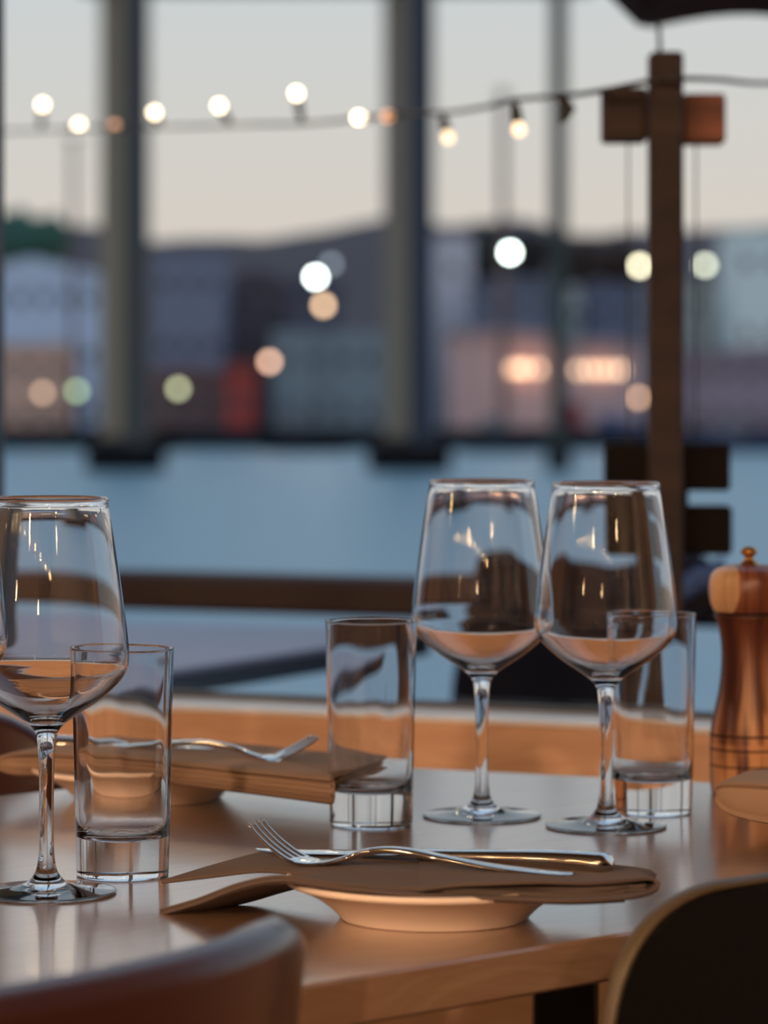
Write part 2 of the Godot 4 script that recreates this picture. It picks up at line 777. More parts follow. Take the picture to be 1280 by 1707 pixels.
	mat("shaded timber", rgb8(20, 17, 16), 0.85, 0.0, 0.2)  # near black: shade on the lower blocks put into the colour
	mat("rail timber", rgb8(50, 34, 29), 0.75)
	mat("deck", rgb8(96, 92, 90), 0.8)
	mat("slate table", rgb8(118, 130, 164), 0.42)
	mat("navy edge", rgb8(44, 62, 84), 0.6)
	mat("navy fabric", rgb8(22, 27, 40), 0.95, 0.0, 0.1)
	mat("blue blanket", rgb8(74, 102, 156), 0.95, 0.0, 0.1)
	mat("parasol cloth", rgb8(62, 58, 66), 0.9)
	mat("cable", rgb8(40, 38, 34), 0.7)
	glow("warm bulb", Color(1.0, 0.90, 0.74), 8.0)
	glow("soft bulb", Color(1.0, 0.86, 0.66), 2.1)
	glow("amber bulb", Color(1.0, 0.62, 0.32), 1.2)
	var sea = mat("harbour water", rgb8(124, 158, 170), 0.38)
	var wn = NoiseTexture2D.new()
	var fnl = noise(0.02, 4, 77)
	wn.noise = fnl
	wn.width = 512
	wn.height = 512
	wn.seamless = true
	wn.as_normal_map = true
	wn.bump_strength = 6.0
	sea.normal_enabled = true
	sea.normal_texture = wn
	sea.normal_scale = 1.0
	sea.uv1_scale = Vector3(260, 140, 1)


func noise_image(n: int, freq: float, oct: int, sd: int) -> Image:
	var f = noise(freq, oct, sd)
	var im = Image.create_empty(n, n, false, Image.FORMAT_RGB8)
	for y in n:
		for x in n:
			var t = 0.5 + 0.5 * f.get_noise_2d(x, y)
			im.set_pixel(x, y, Color(t, t, t))
	return im


# ---------------------------------------------------------------- the room
func struct(o: Node3D) -> Node3D:
	o.set_meta("kind", "structure")
	return o


func room_box(called: String, size: Vector3, at: Vector3, m: Material) -> MeshInstance3D:
	var o = put(called, box_mesh(size, 0.004), m, null, in_room(at.x, at.y, at.z))
	o.rotation_degrees.y = ROOM_TURN
	struct(o)
	return o


func room() -> void:
	tag(room_box("floor", Vector3(8.4, 0.2, 6.6), Vector3(0, -0.1, 3.0), M["floor wood"]), "brown wooden floor of the dining room")
	tag(room_box("ceiling", Vector3(8.4, 0.2, 6.6), Vector3(0, 2.9, 3.0), M["ceiling paint"]), "dim painted ceiling of the dining room")
	tag(room_box("wall_back", Vector3(8.4, 2.8, 0.15), Vector3(0, 1.4, 6.2), M["plaster"]), "plain dark back wall facing the window")
	tag(room_box("wall_left", Vector3(0.15, 2.8, 6.2), Vector3(-4.1, 1.4, 3.0), M["plaster"]), "plain side wall far to the left")
	tag(room_box("wall_right", Vector3(0.15, 2.8, 6.2), Vector3(4.1, 1.4, 3.0), M["plaster"]), "plain side wall far to the right")
	var front = CSGBox3D.new()
	front.name = "wall_front"
	front.size = Vector3(8.4, 2.8, 0.12)
	front.material = M["oak panel"]
	front.position = in_room(0, 1.4, -0.06)
	front.rotation_degrees.y = ROOM_TURN
	var hole = CSGBox3D.new()
	hole.name = "opening"
	hole.operation = CSGShape3D.OPERATION_SUBTRACTION
	hole.size = Vector3(5.2, 1.86, 0.5)
	hole.position = Vector3(0.2, 0.7265 + 0.93 - 1.4, 0)
	hole.material = M["oak panel"]
	front.add_child(hole)
	add_child(front)
	tag(struct(front), "warm wooden wall panel under the harbour window")
	# the sill board, flush with the panel
	var sb = put("trim_1", box_mesh(Vector3(5.19, 0.014, 0.120), 0.0006), M["oak panel"], null, in_room(0.2, 0.7335, -0.060))
	sb.rotation_degrees.y = ROOM_TURN
	tag(struct(sb), "wooden window sill board behind the table")
	mat("plate white", rgb8(226, 224, 220), 0.22)
	# the window: frame and panes
	var w = Node3D.new()
	w.name = "window_1"
	add_child(w)
	w.position = in_room(0, -0.043, -0.095)
	w.rotation_degrees.y = ROOM_TURN
	tag(struct(w), "large harbour window with slim navy frame")
	for p in [[-1.4541, 1.8918], [1.1759, 3.2482]]:
		put("pane", box_mesh(Vector3(p[1], 1.82, 0.006)), M["window glass"], w, Vector3(p[0], 1.706, 0))
	put("mullion", box_mesh(Vector3(0.060, 1.80, 0.05), 0.004), M["navy frame"], w, Vector3(-0.4842, 1.705, 0))
	put("gasket", box_mesh(Vector3(5.19, 0.006, 0.016), 0.001), M["gasket"], w, Vector3(0.2, 0.789, 0))
	put("top_rail", box_mesh(Vector3(5.19, 0.05, 0.05), 0.004), M["navy frame"], w, Vector3(0.2, 2.604, 0))
	put("sill_plate", box_mesh(Vector3(5.19, 0.0035, 0.092), 0.0008), M["plate white"], w, Vector3(0.2, 0.7855, 0.047))  # thin white plate along the top of the sill
	for u in [-2.37, 2.77]:
		put("jamb", box_mesh(Vector3(0.05, 1.80, 0.05), 0.004), M["navy frame"], w, Vector3(u, 1.705, 0))


# ---------------------------------------------------------------- outside
func outdoors() -> void:
	var deck = put("terrace_deck", box_mesh(Vector3(9, 0.12, 1.5), 0.01), M["deck"], null, in_room(0, -0.16, -0.9))
	deck.rotation_degrees.y = ROOM_TURN
	tag(struct(deck), "grey terrace deck outside the window")
	for k in 4:
		var pile = put("trim_2" if k == 0 else "trim_%d" % (k + 2), commit(lathe([Vector2(0, 0), Vector2(0.12, 0), Vector2(0.12, 3.7), Vector2(0, 3.7)], 14)), M["brown timber"], null, in_room(-3.6 + 2.4 * k, -3.92, -1.5))
		tag(struct(pile), "timber pile under the terrace deck")
	var sea = PlaneMesh.new()
	sea.size = Vector2(1600, 900)
	var so = put("water", sea, M["harbour water"], null, Vector3(0, -2.457, -448))
	tag(so, "blue grey harbour water between terrace and far shore", "water", "", "structure")
	far_shore()
	bridge()
	terrace()
	festoon()


func flat_box(px0: float, px1: float, py0: float, py1: float, d: float, depth: float, m: Material, called: String, parent: Node3D, cut := 0.1) -> MeshInstance3D:
	var a = spot(px0, py0, d)
	var b = spot(px1, py1, d)
	return put(called, box_mesh(Vector3(b.x - a.x, a.y - b.y, depth), cut), m, parent, Vector3((a.x + b.x) / 2.0, (a.y + b.y) / 2.0, -d - depth / 2.0) - (parent.position if parent else Vector3.ZERO))


func paint(r: float, g: float, b: float) -> StandardMaterial3D:
	var key = "wall paint %d %d %d" % [r, g, b]
	return M[key] if M.has(key) else mat(key, rgb8(r, g, b), 0.85, 0.0, 0.2)


# A building across the water: body, pitched or flat roof, a few windows and a door along its front.
func building(px0: float, px1: float, py0: float, py1: float, d: float, c: StandardMaterial3D, roof: StandardMaterial3D, rise: float, label: String, lit := [], called := "harbour_building", depth := 9.0) -> Node3D:
	var a = spot(px0, py0, d)
	var b = spot(px1, py1, d)
	var w = b.x - a.x
	var h = a.y - b.y
	var t = thing(called, label, "building", Vector3((a.x + b.x) / 2.0, b.y, -d - depth / 2.0), 0.0, "buildings across the harbour")
	put("body", box_mesh(Vector3(w, h, depth), 0.05), c, t, Vector3(0, h / 2.0, 0))
	if rise > 0.0:
		var s = Shape.new()
		var e = 0.25
		for z in [-depth / 2.0 - e, depth / 2.0 + e]:
			for p in [Vector2(-w / 2.0 - e, -0.1), Vector2(0, rise), Vector2(w / 2.0 + e, -0.1), Vector2(w / 2.0 + e, -0.3), Vector2(-w / 2.0 - e, -0.3)]:
				s.add(Vector3(p.x, p.y, z), p)
		for k in 5:
			s.quad(k, (k + 1) % 5, 5 + (k + 1) % 5, 5 + k)
		for k in [[0, 2, 1], [0, 3, 2], [0, 4, 3]]:
			s.tri(k[0], k[1], k[2])
			s.tri(5 + k[0], 5 + k[2], 5 + k[1])
		put("roof", commit(s, 10.0), roof, t, Vector3(0, h + 0.1, 0))
	else:
		put("roof", box_mesh(Vector3(w + 0.3, 0.25, depth + 0.3), 0.04), roof, t, Vector3(0, h + 0.1, 0))
	if lit.is_empty():
		var n = clampi(int(w / 1.3), 1, 6)
		var rows = clampi(int(h / 2.2), 1, 3)
		for r in rows:
			for k in n:
				put("window", box_mesh(Vector3(0.5, 0.75, 0.08), 0.01), M["dark window"], t, Vector3(-w / 2.0 + w * (k + 0.5) / n, h * (r + 0.55) / rows, depth / 2.0 + 0.03))
	else:
		for q in lit:
			var p = spot(q[0], q[1], d) - t.position
			put("window", box_mesh(Vector3(q[2], q[3], 0.1), 0.01), M["lit window"], t, Vector3(p.x, p.y, depth / 2.0 + 0.04))
		var l = OmniLight3D.new()
		l.name = "light"
		l.light_color = Color(1.0, 0.72, 0.48)
		l.light_energy = 0.6
		l.light_size = 0.3
		l.omni_range = 60.0
		l.omni_attenuation = 2.0
		l.shadow_enabled = true
		var m = spot(lit[lit.size() / 2][0], lit[0][1], d) - t.position
		l.position = Vector3(m.x, m.y, depth / 2.0 + 0.8)
		t.add_child(l)
	return t


func tree(px: float, py0: float, py1: float, d: float, r: float, label: String, c: StandardMaterial3D) -> void:
	var top = spot(px, py0, d)
	var foot = spot(px, py1, d)
	var t = thing("tree", label, "tree", foot, 0.0, "trees above the far shore")
	var h = top.y - foot.y
	put("trunk", commit(tube([Vector3.ZERO, Vector3(0.1, h * 0.3, 0), Vector3(0, h * 0.6, 0)], 0.22, 8)), M["brown timber"], t)
	var s = Shape.new()
	var f = noise(0.35, 3, int(px))
	var segs = 22
	for k in 13:
		var e = PI * (k / 12.0 - 0.5)
		for j in segs + 1:
			var a = TAU * (j % segs) / segs
			var n = Vector3(cos(a) * cos(e), sin(e), sin(a) * cos(e))
			var q = 1.0 + 0.45 * f.get_noise_3dv(n * 3.0 + Vector3(px, 0, 0))
			s.add(Vector3(n.x * r, h * 0.36 * n.y, n.z * r) * q + Vector3(0, h * 0.62, 0))
	for k in 12:
		for j in segs:
			var a = k * (segs + 1) + j
			s.quad(a, a + 1, a + segs + 2, a + segs + 1)
	put("crown", commit(s, 60.0), c, t)


func far_shore() -> void:
	mat("dark window", rgb8(52, 56, 66), 0.2)
	glow("lit window", Color(1.0, 0.82, 0.64), 3.4)
	# the hills behind the town: a ridge with a real slope, grown over
	var hillm = mat("wooded slope", rgb8(106, 96, 96), 0.95, 0.0, 0.1)
	var ridge = [[-3200, 470], [-2400, 420], [-1600, 386], [-1100, 380], [-700, 372], [-400, 360], [-150, 372], [0, 366], [60, 358], [120, 374], [170, 380], [250, 398], [340, 400], [430, 396], [510, 392], [570, 378], [640, 364], [720, 372], [790, 372], [840, 366], [890, 372], [940, 388], [1000, 392], [1070, 384], [1140, 386], [1220, 378], [1300, 372], [1500, 366], [1800, 372], [2100, 380], [2700, 392], [3600, 430]]
	var s = Shape.new()
	var f = noise(0.02, 4, 9)
	var nu = 300
	for r in 9:
		var t = r / 8.0
		for k in nu + 1:
			var x = lerpf(-3200.0, 3600.0, float(k) / nu)
			var q = 0
			while q < ridge.size() - 2 and ridge[q + 1][0] < x:
				q += 1
			var py: float = lerpf(ridge[q][1], ridge[q + 1][1], clampf((x - ridge[q][0]) / float(ridge[q + 1][0] - ridge[q][0]), 0.0, 1.0))
			var crest = spot(x, py, 300.0)
			var y: float
			var z: float
			if r <= 5:
				var e = t / 0.625
				y = lerpf(-1.9, crest.y, smoothstep(0.0, 1.0, e) * 0.3 + e * 0.7) + f.get_noise_2d(k * 9.0, r * 30.0) * 0.9 * e * (1.0 - 0.6 * e)
				z = lerpf(-215.0, -300.0, e)
			else:
				y = lerpf(crest.y, -1.9, (t - 0.625) / 0.375)
				z = lerpf(-300.0, -380.0, (t - 0.625) / 0.375)
			s.add(Vector3(crest.x * 1.0, y, z), Vector2(k, r))
	for r in 8:
		for k in nu:
			var a = r * (nu + 1) + k
			s.quad(a, a + nu + 1, a + nu + 2, a + 1)
	var hills = put("hills", commit(s, 80.0, false), hillm)
	tag(struct(hills), "low dark wooded hills behind the harbour town")
	var land = put("shore", box_mesh(Vector3(480, 1.2, 130), 0.1), paint(86, 84, 86), null, Vector3(20, -2.55, -237.5))
	tag(struct(land), "flat harbour ground across the water")
	var quay = put("quay", box_mesh(Vector3(480, 1.9, 2.4), 0.1), paint(36, 41, 48), null, Vector3(20, -2.30, -171.4))
	tag(struct(quay), "dark stone quay along the far shore")

	# town, from left to right
	building(-60, 168, 458, 735, 200, paint(212, 222, 244), paint(220, 228, 246), 0.9, "wide pale blue shed at the left end of the far shore")
	building(-60, 112, 580, 735, 188, paint(232, 186, 164), paint(214, 172, 150), 0.0, "low pinkish shed before the pale blue one", [], "quay_shed", 7.0)
	building(118, 172, 520, 735, 212, paint(112, 96, 92), paint(96, 84, 84), 0.6, "narrow brown house beside the pale blue shed")
	building(256, 372, 425, 735, 200, paint(138, 140, 158), paint(122, 122, 136), 0.0, "tall slate blue block right of the first bridge pier")
	building(374, 480, 470, 735, 212, paint(112, 103, 108), paint(104, 96, 102), 0.8, "dark grey block beside the slate blue one")
	building(480, 566, 478, 735, 200, paint(96, 96, 112), paint(88, 88, 102), 0.8, "dim grey block behind the brightest white lamp")
	building(455, 640, 560, 735, 188, paint(140, 152, 160), paint(160, 172, 178), 0.0, "long low grey green shed left of the second pier", [], "quay_shed", 7.0)
	building(376, 424, 615, 735, 177.5, paint(176, 78, 74), paint(150, 76, 72), 0.4, "small red hut on the quay", [], "quay_shed", 3.0)
	building(240, 372, 622, 735, 182, paint(128, 104, 104), paint(130, 100, 96), 0.3, "low brownish shed below the slate blue block", [], "quay_shed", 5.0)
	building(722, 788, 398, 735, 212, paint(224, 214, 220), paint(206, 198, 206), 0.0, "pale slim tower block right of the second pier")
	building(790, 918, 472, 735, 200, paint(120, 126, 144), paint(106, 110, 124), 0.5, "slate blue terrace of houses below the dark trees")
	building(748, 926, 560, 735, 190, paint(226, 186, 180), paint(206, 168, 162), 0.3, "pink shed with a row of lit windows", [[853, 615, 0.32, 0.42], [864, 615, 0.3, 0.42], [876, 615, 0.32, 0.42], [897, 615, 0.32, 0.42]], "quay_shed", 7.0)
	building(936, 985, 486, 735, 212, paint(232, 230, 222), paint(200, 200, 196), 0.3, "narrow light grey house right of the slim mast")
	building(985, 1066, 478, 735, 200, paint(108, 116, 138), paint(98, 102, 118), 0.0, "dark blue grey block left of the timber post")
	building(934, 1074, 574, 735, 190, paint(196, 170, 172), paint(170, 150, 154), 0.3, "long pale pink shed with five lit windows", [[963, 617, 0.32, 0.42], [982, 617, 0.32, 0.42], [1000, 617, 0.32, 0.42], [1017, 617, 0.32, 0.42], [1034, 617, 0.36, 0.42]], "quay_shed", 7.0)
	building(1140, 1226, 470, 735, 212, paint(190, 186, 178), paint(150, 150, 150), 0.5, "grey house right of the timber post")
	building(1222, 1400, 385, 735, 200, paint(240, 246, 240), paint(220, 228, 222), 0.0, "big whitish block at the right end of the far shore")
	building(1142, 1400, 588, 735, 190, paint(168, 148, 160), paint(156, 138, 150), 0.3, "low mauve shed before the whitish block", [], "quay_shed", 7.0)

	tree(28, 352, 480, 228, 1.6, "dark green tree left on the far shore, the outer one", paint(70, 104, 92))
	tree(84, 358, 470, 235, 1.5, "dark green tree left on the far shore, next to the pale shed", paint(76, 108, 92))
	tree(812, 370, 500, 226, 1.7, "dark tree behind the green white lamp", paint(52, 56, 56))
	tree(878, 376, 500, 231, 1.6, "dark tree just right of the green white lamp", paint(52, 54, 56))
	tree(968, 390, 500, 226, 1.8, "dark tree right of the slim pole", paint(64, 56, 54))
	tree(1034, 394, 500, 231, 1.6, "dark tree left of the yellowish lamp", paint(66, 58, 56))

	# boats and crates along the quay
	boat(150, 300, 688, 752, 166, paint(34, 32, 32), "dark brown work boat moored left of the first pier")
	boat(430, 590, 690, 752, 166, paint(34, 37, 42), "dark grey boat moored between the two piers")
	boat(770, 905, 694, 752, 166, paint(40, 46, 56), "grey blue boat moored under the pink shed")
	boat(1148, 1330, 706, 752, 166, paint(70, 78, 104), "blue grey boat moored right of the timber post")
	for q in [[940, 972, 672, 724, 150, 60, 66, "red"], [1002, 1032, 694, 728, 60, 96, 150, "blue"], [1040, 1068, 700, 728, 70, 110, 170, "lighter blue"], [470, 500, 690, 722, 120, 76, 76, "dull red"]]:
		var t = thing("freight_container", q[7] + " freight container on the far quay", "container", spot(q[0], 730, 178), 0.0, "containers on the far quay")
		flat_box(q[0], q[1], q[2], q[3], 178, 2.4, paint(q[4], q[5], q[6]), "box", t, 0.04)
		flat_box(q[0] + 6, q[0] + 9, q[2] + 6, q[3] - 4, 177.9, 0.1, paint(90, 90, 92), "door_bar", t, 0.02)

	# lamps along the shore
	lamp(526, 462, 171.5, Color(0.88, 1.0, 0.95), 34.0, "brightest white street lamp between the two piers")
	lamp(539, 509, 172, Color(1.0, 0.64, 0.36), 11.0, "orange street lamp just below the brightest white one")
	lamp(449, 603, 171, Color(1.0, 0.58, 0.38), 10.0, "orange pink lamp low between the two piers")
	lamp(297, 648, 171, Color(0.95, 1.0, 0.55), 5.0, "yellow green lamp right of the first pier")
	lamp(128, 652, 171, Color(0.70, 1.0, 0.50), 3.8, "green lamp left of the first pier")
	lamp(71, 655, 171, Color(1.0, 0.60, 0.36), 4.2, "dim brownish lamp left of the green one")
	lamp(850, 421, 171.5, Color(0.82, 1.0, 0.90), 40.0, "white street lamp with a green tinge near the slim mast")
	lamp(1066, 443, 171.5, Color(1.0, 0.92, 0.62), 16.0, "yellowish white lamp half behind the timber post")
	lamp(1175, 442, 171.5, Color(0.95, 1.0, 0.75), 9.0, "pale yellow green lamp right of the timber post")
	lamp(1064, 663, 171, Color(1.0, 0.56, 0.32), 6.0, "small orange lamp low beside the timber post")
	lamp(552, 440, 175, Color(0.7, 0.85, 1.0), 1.8, "faint bluish lamp added for a reflection in the window pane, behind the brightest white one")  # added lamp, stands for a faint reflection in the window pane
	# masts
	for q in [[838, 150, 0.42, "thin reddish mast left of the slim pole, seen against the sky"], [122, 226, 0.30, "thin grey mast left of the first pier"]]:
		var a = spot(q[0], 738, 176)
		var b = spot(q[0], q[1], 176)
		var t = thing("ship_mast", q[3], "mast", a, 0.0, "masts across the harbour")
		put("pole", commit(tube([Vector3.ZERO, Vector3(0, b.y - a.y, 0)], q[2] / 2.0, 10)), paint(112, 92, 90), t)
		put("crosstree", commit(tube([Vector3(-0.5, (b.y - a.y) * 0.99, 0), Vector3(0.5, (b.y - a.y) * 0.99, 0)], 0.07, 8)), paint(112, 92, 90), t)


func boat(px0: float, px1: float, py0: float, py1: float, d: float, m: StandardMaterial3D, label: String) -> void:
	var a = spot(px0, py0, d)
	var b = spot(px1, py1, d)
	var w = b.x - a.x
	var h = a.y - b.y
	var t = thing("moored_boat", label, "boat", Vector3((a.x + b.x) / 2.0, b.y, -d), 0.0, "boats moored along the far quay")
	var rows = []
	for k in 5:
		var e = k / 4.0
		var row = []
		for j in 13:
			var u = j / 12.0 * 2.0 - 1.0
			var beam = 1.1 * pow(maxf(1.0 - pow(absf(u), 2.6), 0.0), 0.6) * lerpf(0.55, 1.0, e) + 0.03
			row.append(Vector3(u * w / 2.0 * lerpf(0.86, 1.0, e), h * 0.55 * e + 0.10 * u * u * e * h, beam))
		rows.append(row)
	for k in range(4, -1, -1):
		var row = []
		for p in rows[k]:
			row.append(Vector3(p.x, p.y, -p.z))
		rows.append(row)
	put("hull", commit(sheet(rows, 0.08), 60.0), m, t)
	put("cabin", box_mesh(Vector3(w * 0.3, h * 0.55, 1.3), 0.08), paint(120, 122, 126), t, Vector3(-w * 0.12, h * 0.68, 0))


func lamp(px: float, py: float, d: float, c: Color, times: float, label: String) -> void:
	var p = spot(px, py, d)
	var t = thing("street_lamp", label, "street lamp", Vector3(p.x, -1.75, p.z), 0.0, "lamps along the far shore")
	var h = p.y + 1.75
	put("pole", commit(tube([Vector3(0, 0, -0.1), Vector3(0, h - 0.25, -0.1), Vector3(0, h + 0.24, 0)], 0.035, 8)), M["dark window"], t)
	put("hood", commit(lathe([Vector2(0, 0.34), Vector2(0.10, 0.33), Vector2(0.24, 0.21), Vector2(0.22, 0.20), Vector2(0, 0.24)], 14)), M["dark window"], t, Vector3(0, h, 0))
	put("lamp_globe", ball(0.20, 10, 16), glow("lamp light %d" % int(px), c.linear_to_srgb(), times * 0.8), t, Vector3(0, h, 0))
	var l = OmniLight3D.new()
	l.name = "light"
	l.light_color = c.linear_to_srgb()
	l.light_energy = times * 0.04
	l.light_size = 0.15
	l.omni_range = 60.0
	l.omni_attenuation = 2.0
	l.shadow_enabled = true
	l.position = Vector3(0, h, 0)
	t.add_child(l)


func bridge() -> void:
	var d = 131.0
	var names = ["left of the two thick bridge piers, its shaded half a darker part, on a dark footing", "right one of the two thick bridge piers, seen in front of the hills"]
	var k = 0
	for px in [208.0, 681.0]:
		var base = spot(px, 786, d)
		var t = thing("bridge_pier", names[k], "pier", base, 0.0, "piers standing in the harbour")
		var top = spot(px, -14, d).y - base.y
		var sh = box(Vector3(1.44, top - 0.9, 1.44), 0.06, Vector3.ZERO)
		var o = put("shaft", commit(sh, 10.0), paint(158, 136, 114) if k == 0 else paint(150, 132, 116), t, Vector3(0, 0.9 + (top - 0.9) / 2.0, 0))
		o.rotation_degrees.y = 38.0
		put("footing", box_mesh(Vector3(3.0, 1.05, 2.6), 0.12), paint(22, 25, 29), t, Vector3(0, 0.525, 0)).rotation_degrees.y = 8.0
		var shade_x = spot(px + 21.0, 0, d).x - base.x
		put("shade_half", commit(lathe([Vector2(0, 0), Vector2(0.46, 0), Vector2(0.46, top - 1.0), Vector2(0, top - 1.0)], 20), 40.0), paint(88, 86, 86) if k == 0 else paint(66, 72, 84), t, Vector3(shade_x, 0.98, 0.72))  # dark half put on to stand for the shaded face of the pier
		put("ledge", box_mesh(Vector3(1.9, 0.35, 1.9), 0.06), paint(70, 68, 68), t, Vector3(0, 1.2, 0)).rotation_degrees.y = 38.0
		k += 1
	var b3 = spot(931, 786, d)
	var top3 = spot(931, -14, d).y - b3.y
	var t3 = thing("bridge_pier", "slim grey pole standing in the water right of the two thick piers", "pier", b3, 0.0, "piers standing in the harbour")
	put("shaft", commit(tube([Vector3.ZERO, Vector3(0, top3, 0)], 0.34, 12)), paint(70, 78, 74), t3)
	put("footing", box_mesh(Vector3(1.0, 0.9, 1.0), 0.1), paint(36, 38, 42), t3, Vector3(0, 0.45, 0))
	var g = spot(560, -14, d)
	var deck = thing("bridge_deck", "thin bridge girder carried high on the piers", "bridge", Vector3(g.x, g.y, -d))
	put("girder", box_mesh(Vector3(20.0, 0.7, 1.8), 0.05), paint(110, 108, 106), deck, Vector3(0, 0.35, 0))
	put("parapet", box_mesh(Vector3(20.0, 0.5, 0.12), 0.02), paint(120, 118, 116), deck, Vector3(0, 0.93, 0.8))


func terrace() -> void:
	# handrail
	var r = thing("terrace_railing", "brown wooden handrail running along the terrace edge outside", "railing", in_room(0, -0.10, -1.47), deg_to_rad(ROOM_TURN))
	put("handrail", box_mesh(Vector3(3.34, 0.052, 0.10), 0.008), M["rail timber"], r, Vector3(-1.52, 0.848, 0))
	for u in [-3.0, -1.6, 0.1]:
		put("baluster_post", box_mesh(Vector3(0.06, 0.824, 0.06), 0.006), M["rail timber"], r, Vector3(u, 0.412, 0))
	# table outside
	var s = slab(rounded([Vector2(0.075, -4.235), Vector2(-0.315, -3.475), Vector2(-0.80, -3.72), Vector2(-0.62, -4.44)], [0.04, 0.03, 0.03, 0.03]), 0.722, 0.730, 0.002)
	var t = thing("terrace_table", "slate blue table on the terrace with a dark underside", "table", Vector3(-0.42, -0.10, -3.97))
	put("table_top", commit(s, 20.0), M["slate table"], t, Vector3(0.42, 0.10, 3.97))
	s = slab(rounded([Vector2(0.073, -4.233), Vector2(-0.315, -3.477), Vector2(-0.798, -3.72), Vector2(-0.62, -4.438)], [0.04, 0.03, 0.03, 0.03]), 0.700, 0.722, 0.002)
	put("edge_frame", commit(s, 20.0), M["navy edge"], t, Vector3(0.42, 0.10, 3.97))
	put("pedestal", commit(tube([Vector3(0, 0.01, 0), Vector3(0, 0.80, 0)], 0.03, 12)), M["black metal"], t)
	put("base", commit(lathe([Vector2(0, 0), Vector2(0.22, 0), Vector2(0.22, 0.012), Vector2(0.04, 0.03), Vector2(0, 0.03)], 24)), M["black metal"], t)
	# dark chair with a blanket
	var d = 4.0
	var c = thing("terrace_chair", "dark navy padded chair outside with a blue blanket over its back", "chair", Vector3(spot(900, 0, d).x, -0.10, -d - 0.12))
	var shape = []
	for p in [[748, 1330], [762, 1160], [780, 1060], [800, 948], [826, 934], [892, 928], [930, 948], [1010, 958], [1056, 970], [1060, 1100], [1048, 1330]]:
		var q = spot(p[0], p[1], d) - c.position
		shape.append(Vector2(q.x, q.y))
	put("padded_seat", pad(shape, 0.24, 0.006), M["navy fabric"], c, Vector3(0, 0, 0.0))
	shape = []
	for p in [[990, 962], [1060, 958], [1130, 944], [1186, 928], [1194, 960], [1194, 1044], [1100, 1048], [990, 1052]]:
		var q = spot(p[0], p[1], d) - c.position
		shape.append(Vector2(q.x, q.y))
	put("armrest", pad(shape, 0.16, 0.006), M["navy fabric"], c, Vector3(0, 0, 0.02))
	var rows = []
	for e in [[0.0, 0.105], [0.3, 0.112], [0.7, 0.112], [1.0, 0.10]]:
		var row = []
		for k in 9:
			var x = lerpf(1118.0, 1189.0, k / 8.0)
			var y = lerpf(958.0, 928.0, k / 8.0) + e[0] * 34.0 + 3.0 * sin(k * 1.3)
			row.append(spot(x, y, d) - c.position + Vector3(0, 0.002, e[1]))
		rows.append(row)
	put("blanket", commit(sheet(between(rows, 12, 2), 0.006), 70.0), M["blue blanket"], c)
	for q in [[-0.08, -0.08], [0.1, -0.08], [-0.08, 0.08], [0.1, 0.08]]:
		put("leg", commit(tube([Vector3(q[0], 0, q[1]), Vector3(q[0], 0.62, q[1])], 0.013, 8)), M["black metal"], c)
	# timber post with cross pieces that carries the lights
	var pd = 3.16
	var base = spot(1109, 0, pd)
	var p = thing("timber_post", "tall brown timber post with cross pieces outside the window", "post", Vector3(base.x, -0.10, -pd))
	var o = p.position
	var up = spot(1109, 88, pd).y + 0.10
	put("upright", box_mesh(Vector3(0.0315, up, 0.034), 0.003), M["brown timber"], p, Vector3(0, up / 2.0, 0))
	var blocks = [[1003, 1078, 147, 238, "cross_piece", "brown timber"], [1136, 1208, 157, 241, "cross_piece", "lit timber"], [1008, 1216, 740, 818, "cross_piece", "shaded timber"], [1010, 1219, 843, 924, "cross_piece", "shaded timber"], [1010, 1146, 812, 850, "spacer", "shaded timber"]]
	for q in blocks:
		var a = spot(q[0], q[2], pd + 0.03)
		var b = spot(q[1], q[3], pd + 0.03)
		put(q[4], box_mesh(Vector3(b.x - a.x, a.y - b.y, 0.034), 0.003), M[q[5]], p, (a + b) / 2.0 - o + Vector3(0, 0, -0.006))
	put("cross_bar", box_mesh(Vector3(0.07, 0.036, 0.02), 0.002), M["brown timber"], p, spot(1108, 195, pd) - o + Vector3(0, 0, -0.040))
	put("hook_cord", commit(tube([spot(1098, 40, 3.3) - o, spot(1100, 92, 3.16) - o], 0.0022, 8)), M["cable"], p)
	for px in [1047.0, 1160.0]:
		var a = spot(px, 236, pd + 0.03)
		var b = spot(px, 742, pd + 0.03)
		put("cord", commit(tube([a - o, b - o], 0.0009, 6)), M["cable"], p)
	# parasol whose hem comes into the top right corner
	var hub = Vector3(0.72, 1.50, -4.0)
	var u = thing("terrace_parasol", "dark parasol whose hem shows at the top right corner", "parasol", Vector3(hub.x, -0.10, hub.z))
	var s2 = Shape.new()
	var n = 96
	for ring in 7:
		var e = ring / 6.0
		for j in n:
			var a = TAU * j / n
			var sag = absf(sin(a * 4.0 + 0.4))
			var rr = 0.50 * (1.0 - 0.05 * sag) * e
			s2.add(Vector3(cos(a) * rr, 1.634 + 0.20 * (1.0 - e) + 0.018 * sag * e * e, sin(a) * rr))
	for j in n:
		var a = TAU * j / n
		var sag = absf(sin(a * 4.0 + 0.4))
		s2.add(Vector3(cos(a) * 0.50 * (1.0 - 0.05 * sag), 1.594 + 0.03 * sag, sin(a) * 0.50 * (1.0 - 0.05 * sag)))
	for ring in 7:
		for j in n:
			var a = ring * n + j
			var b = ring * n + (j + 1) % n
			s2.quad(a, b, b + n, a + n)
	put("canopy", commit(s2, 60.0, false), M["parasol cloth"], u)
	for k in 8:
		var a = PI * k / 4.0 - 0.1
		put("rib", commit(tube([Vector3(0, 1.79, 0), Vector3(cos(a) * 0.495, 1.627, sin(a) * 0.495)], 0.005, 6)), M["black metal"], u)
	put("pole", commit(tube([Vector3(0, 0, 0), Vector3(0, 1.84, 0)], 0.016, 10)), M["black metal"], u)
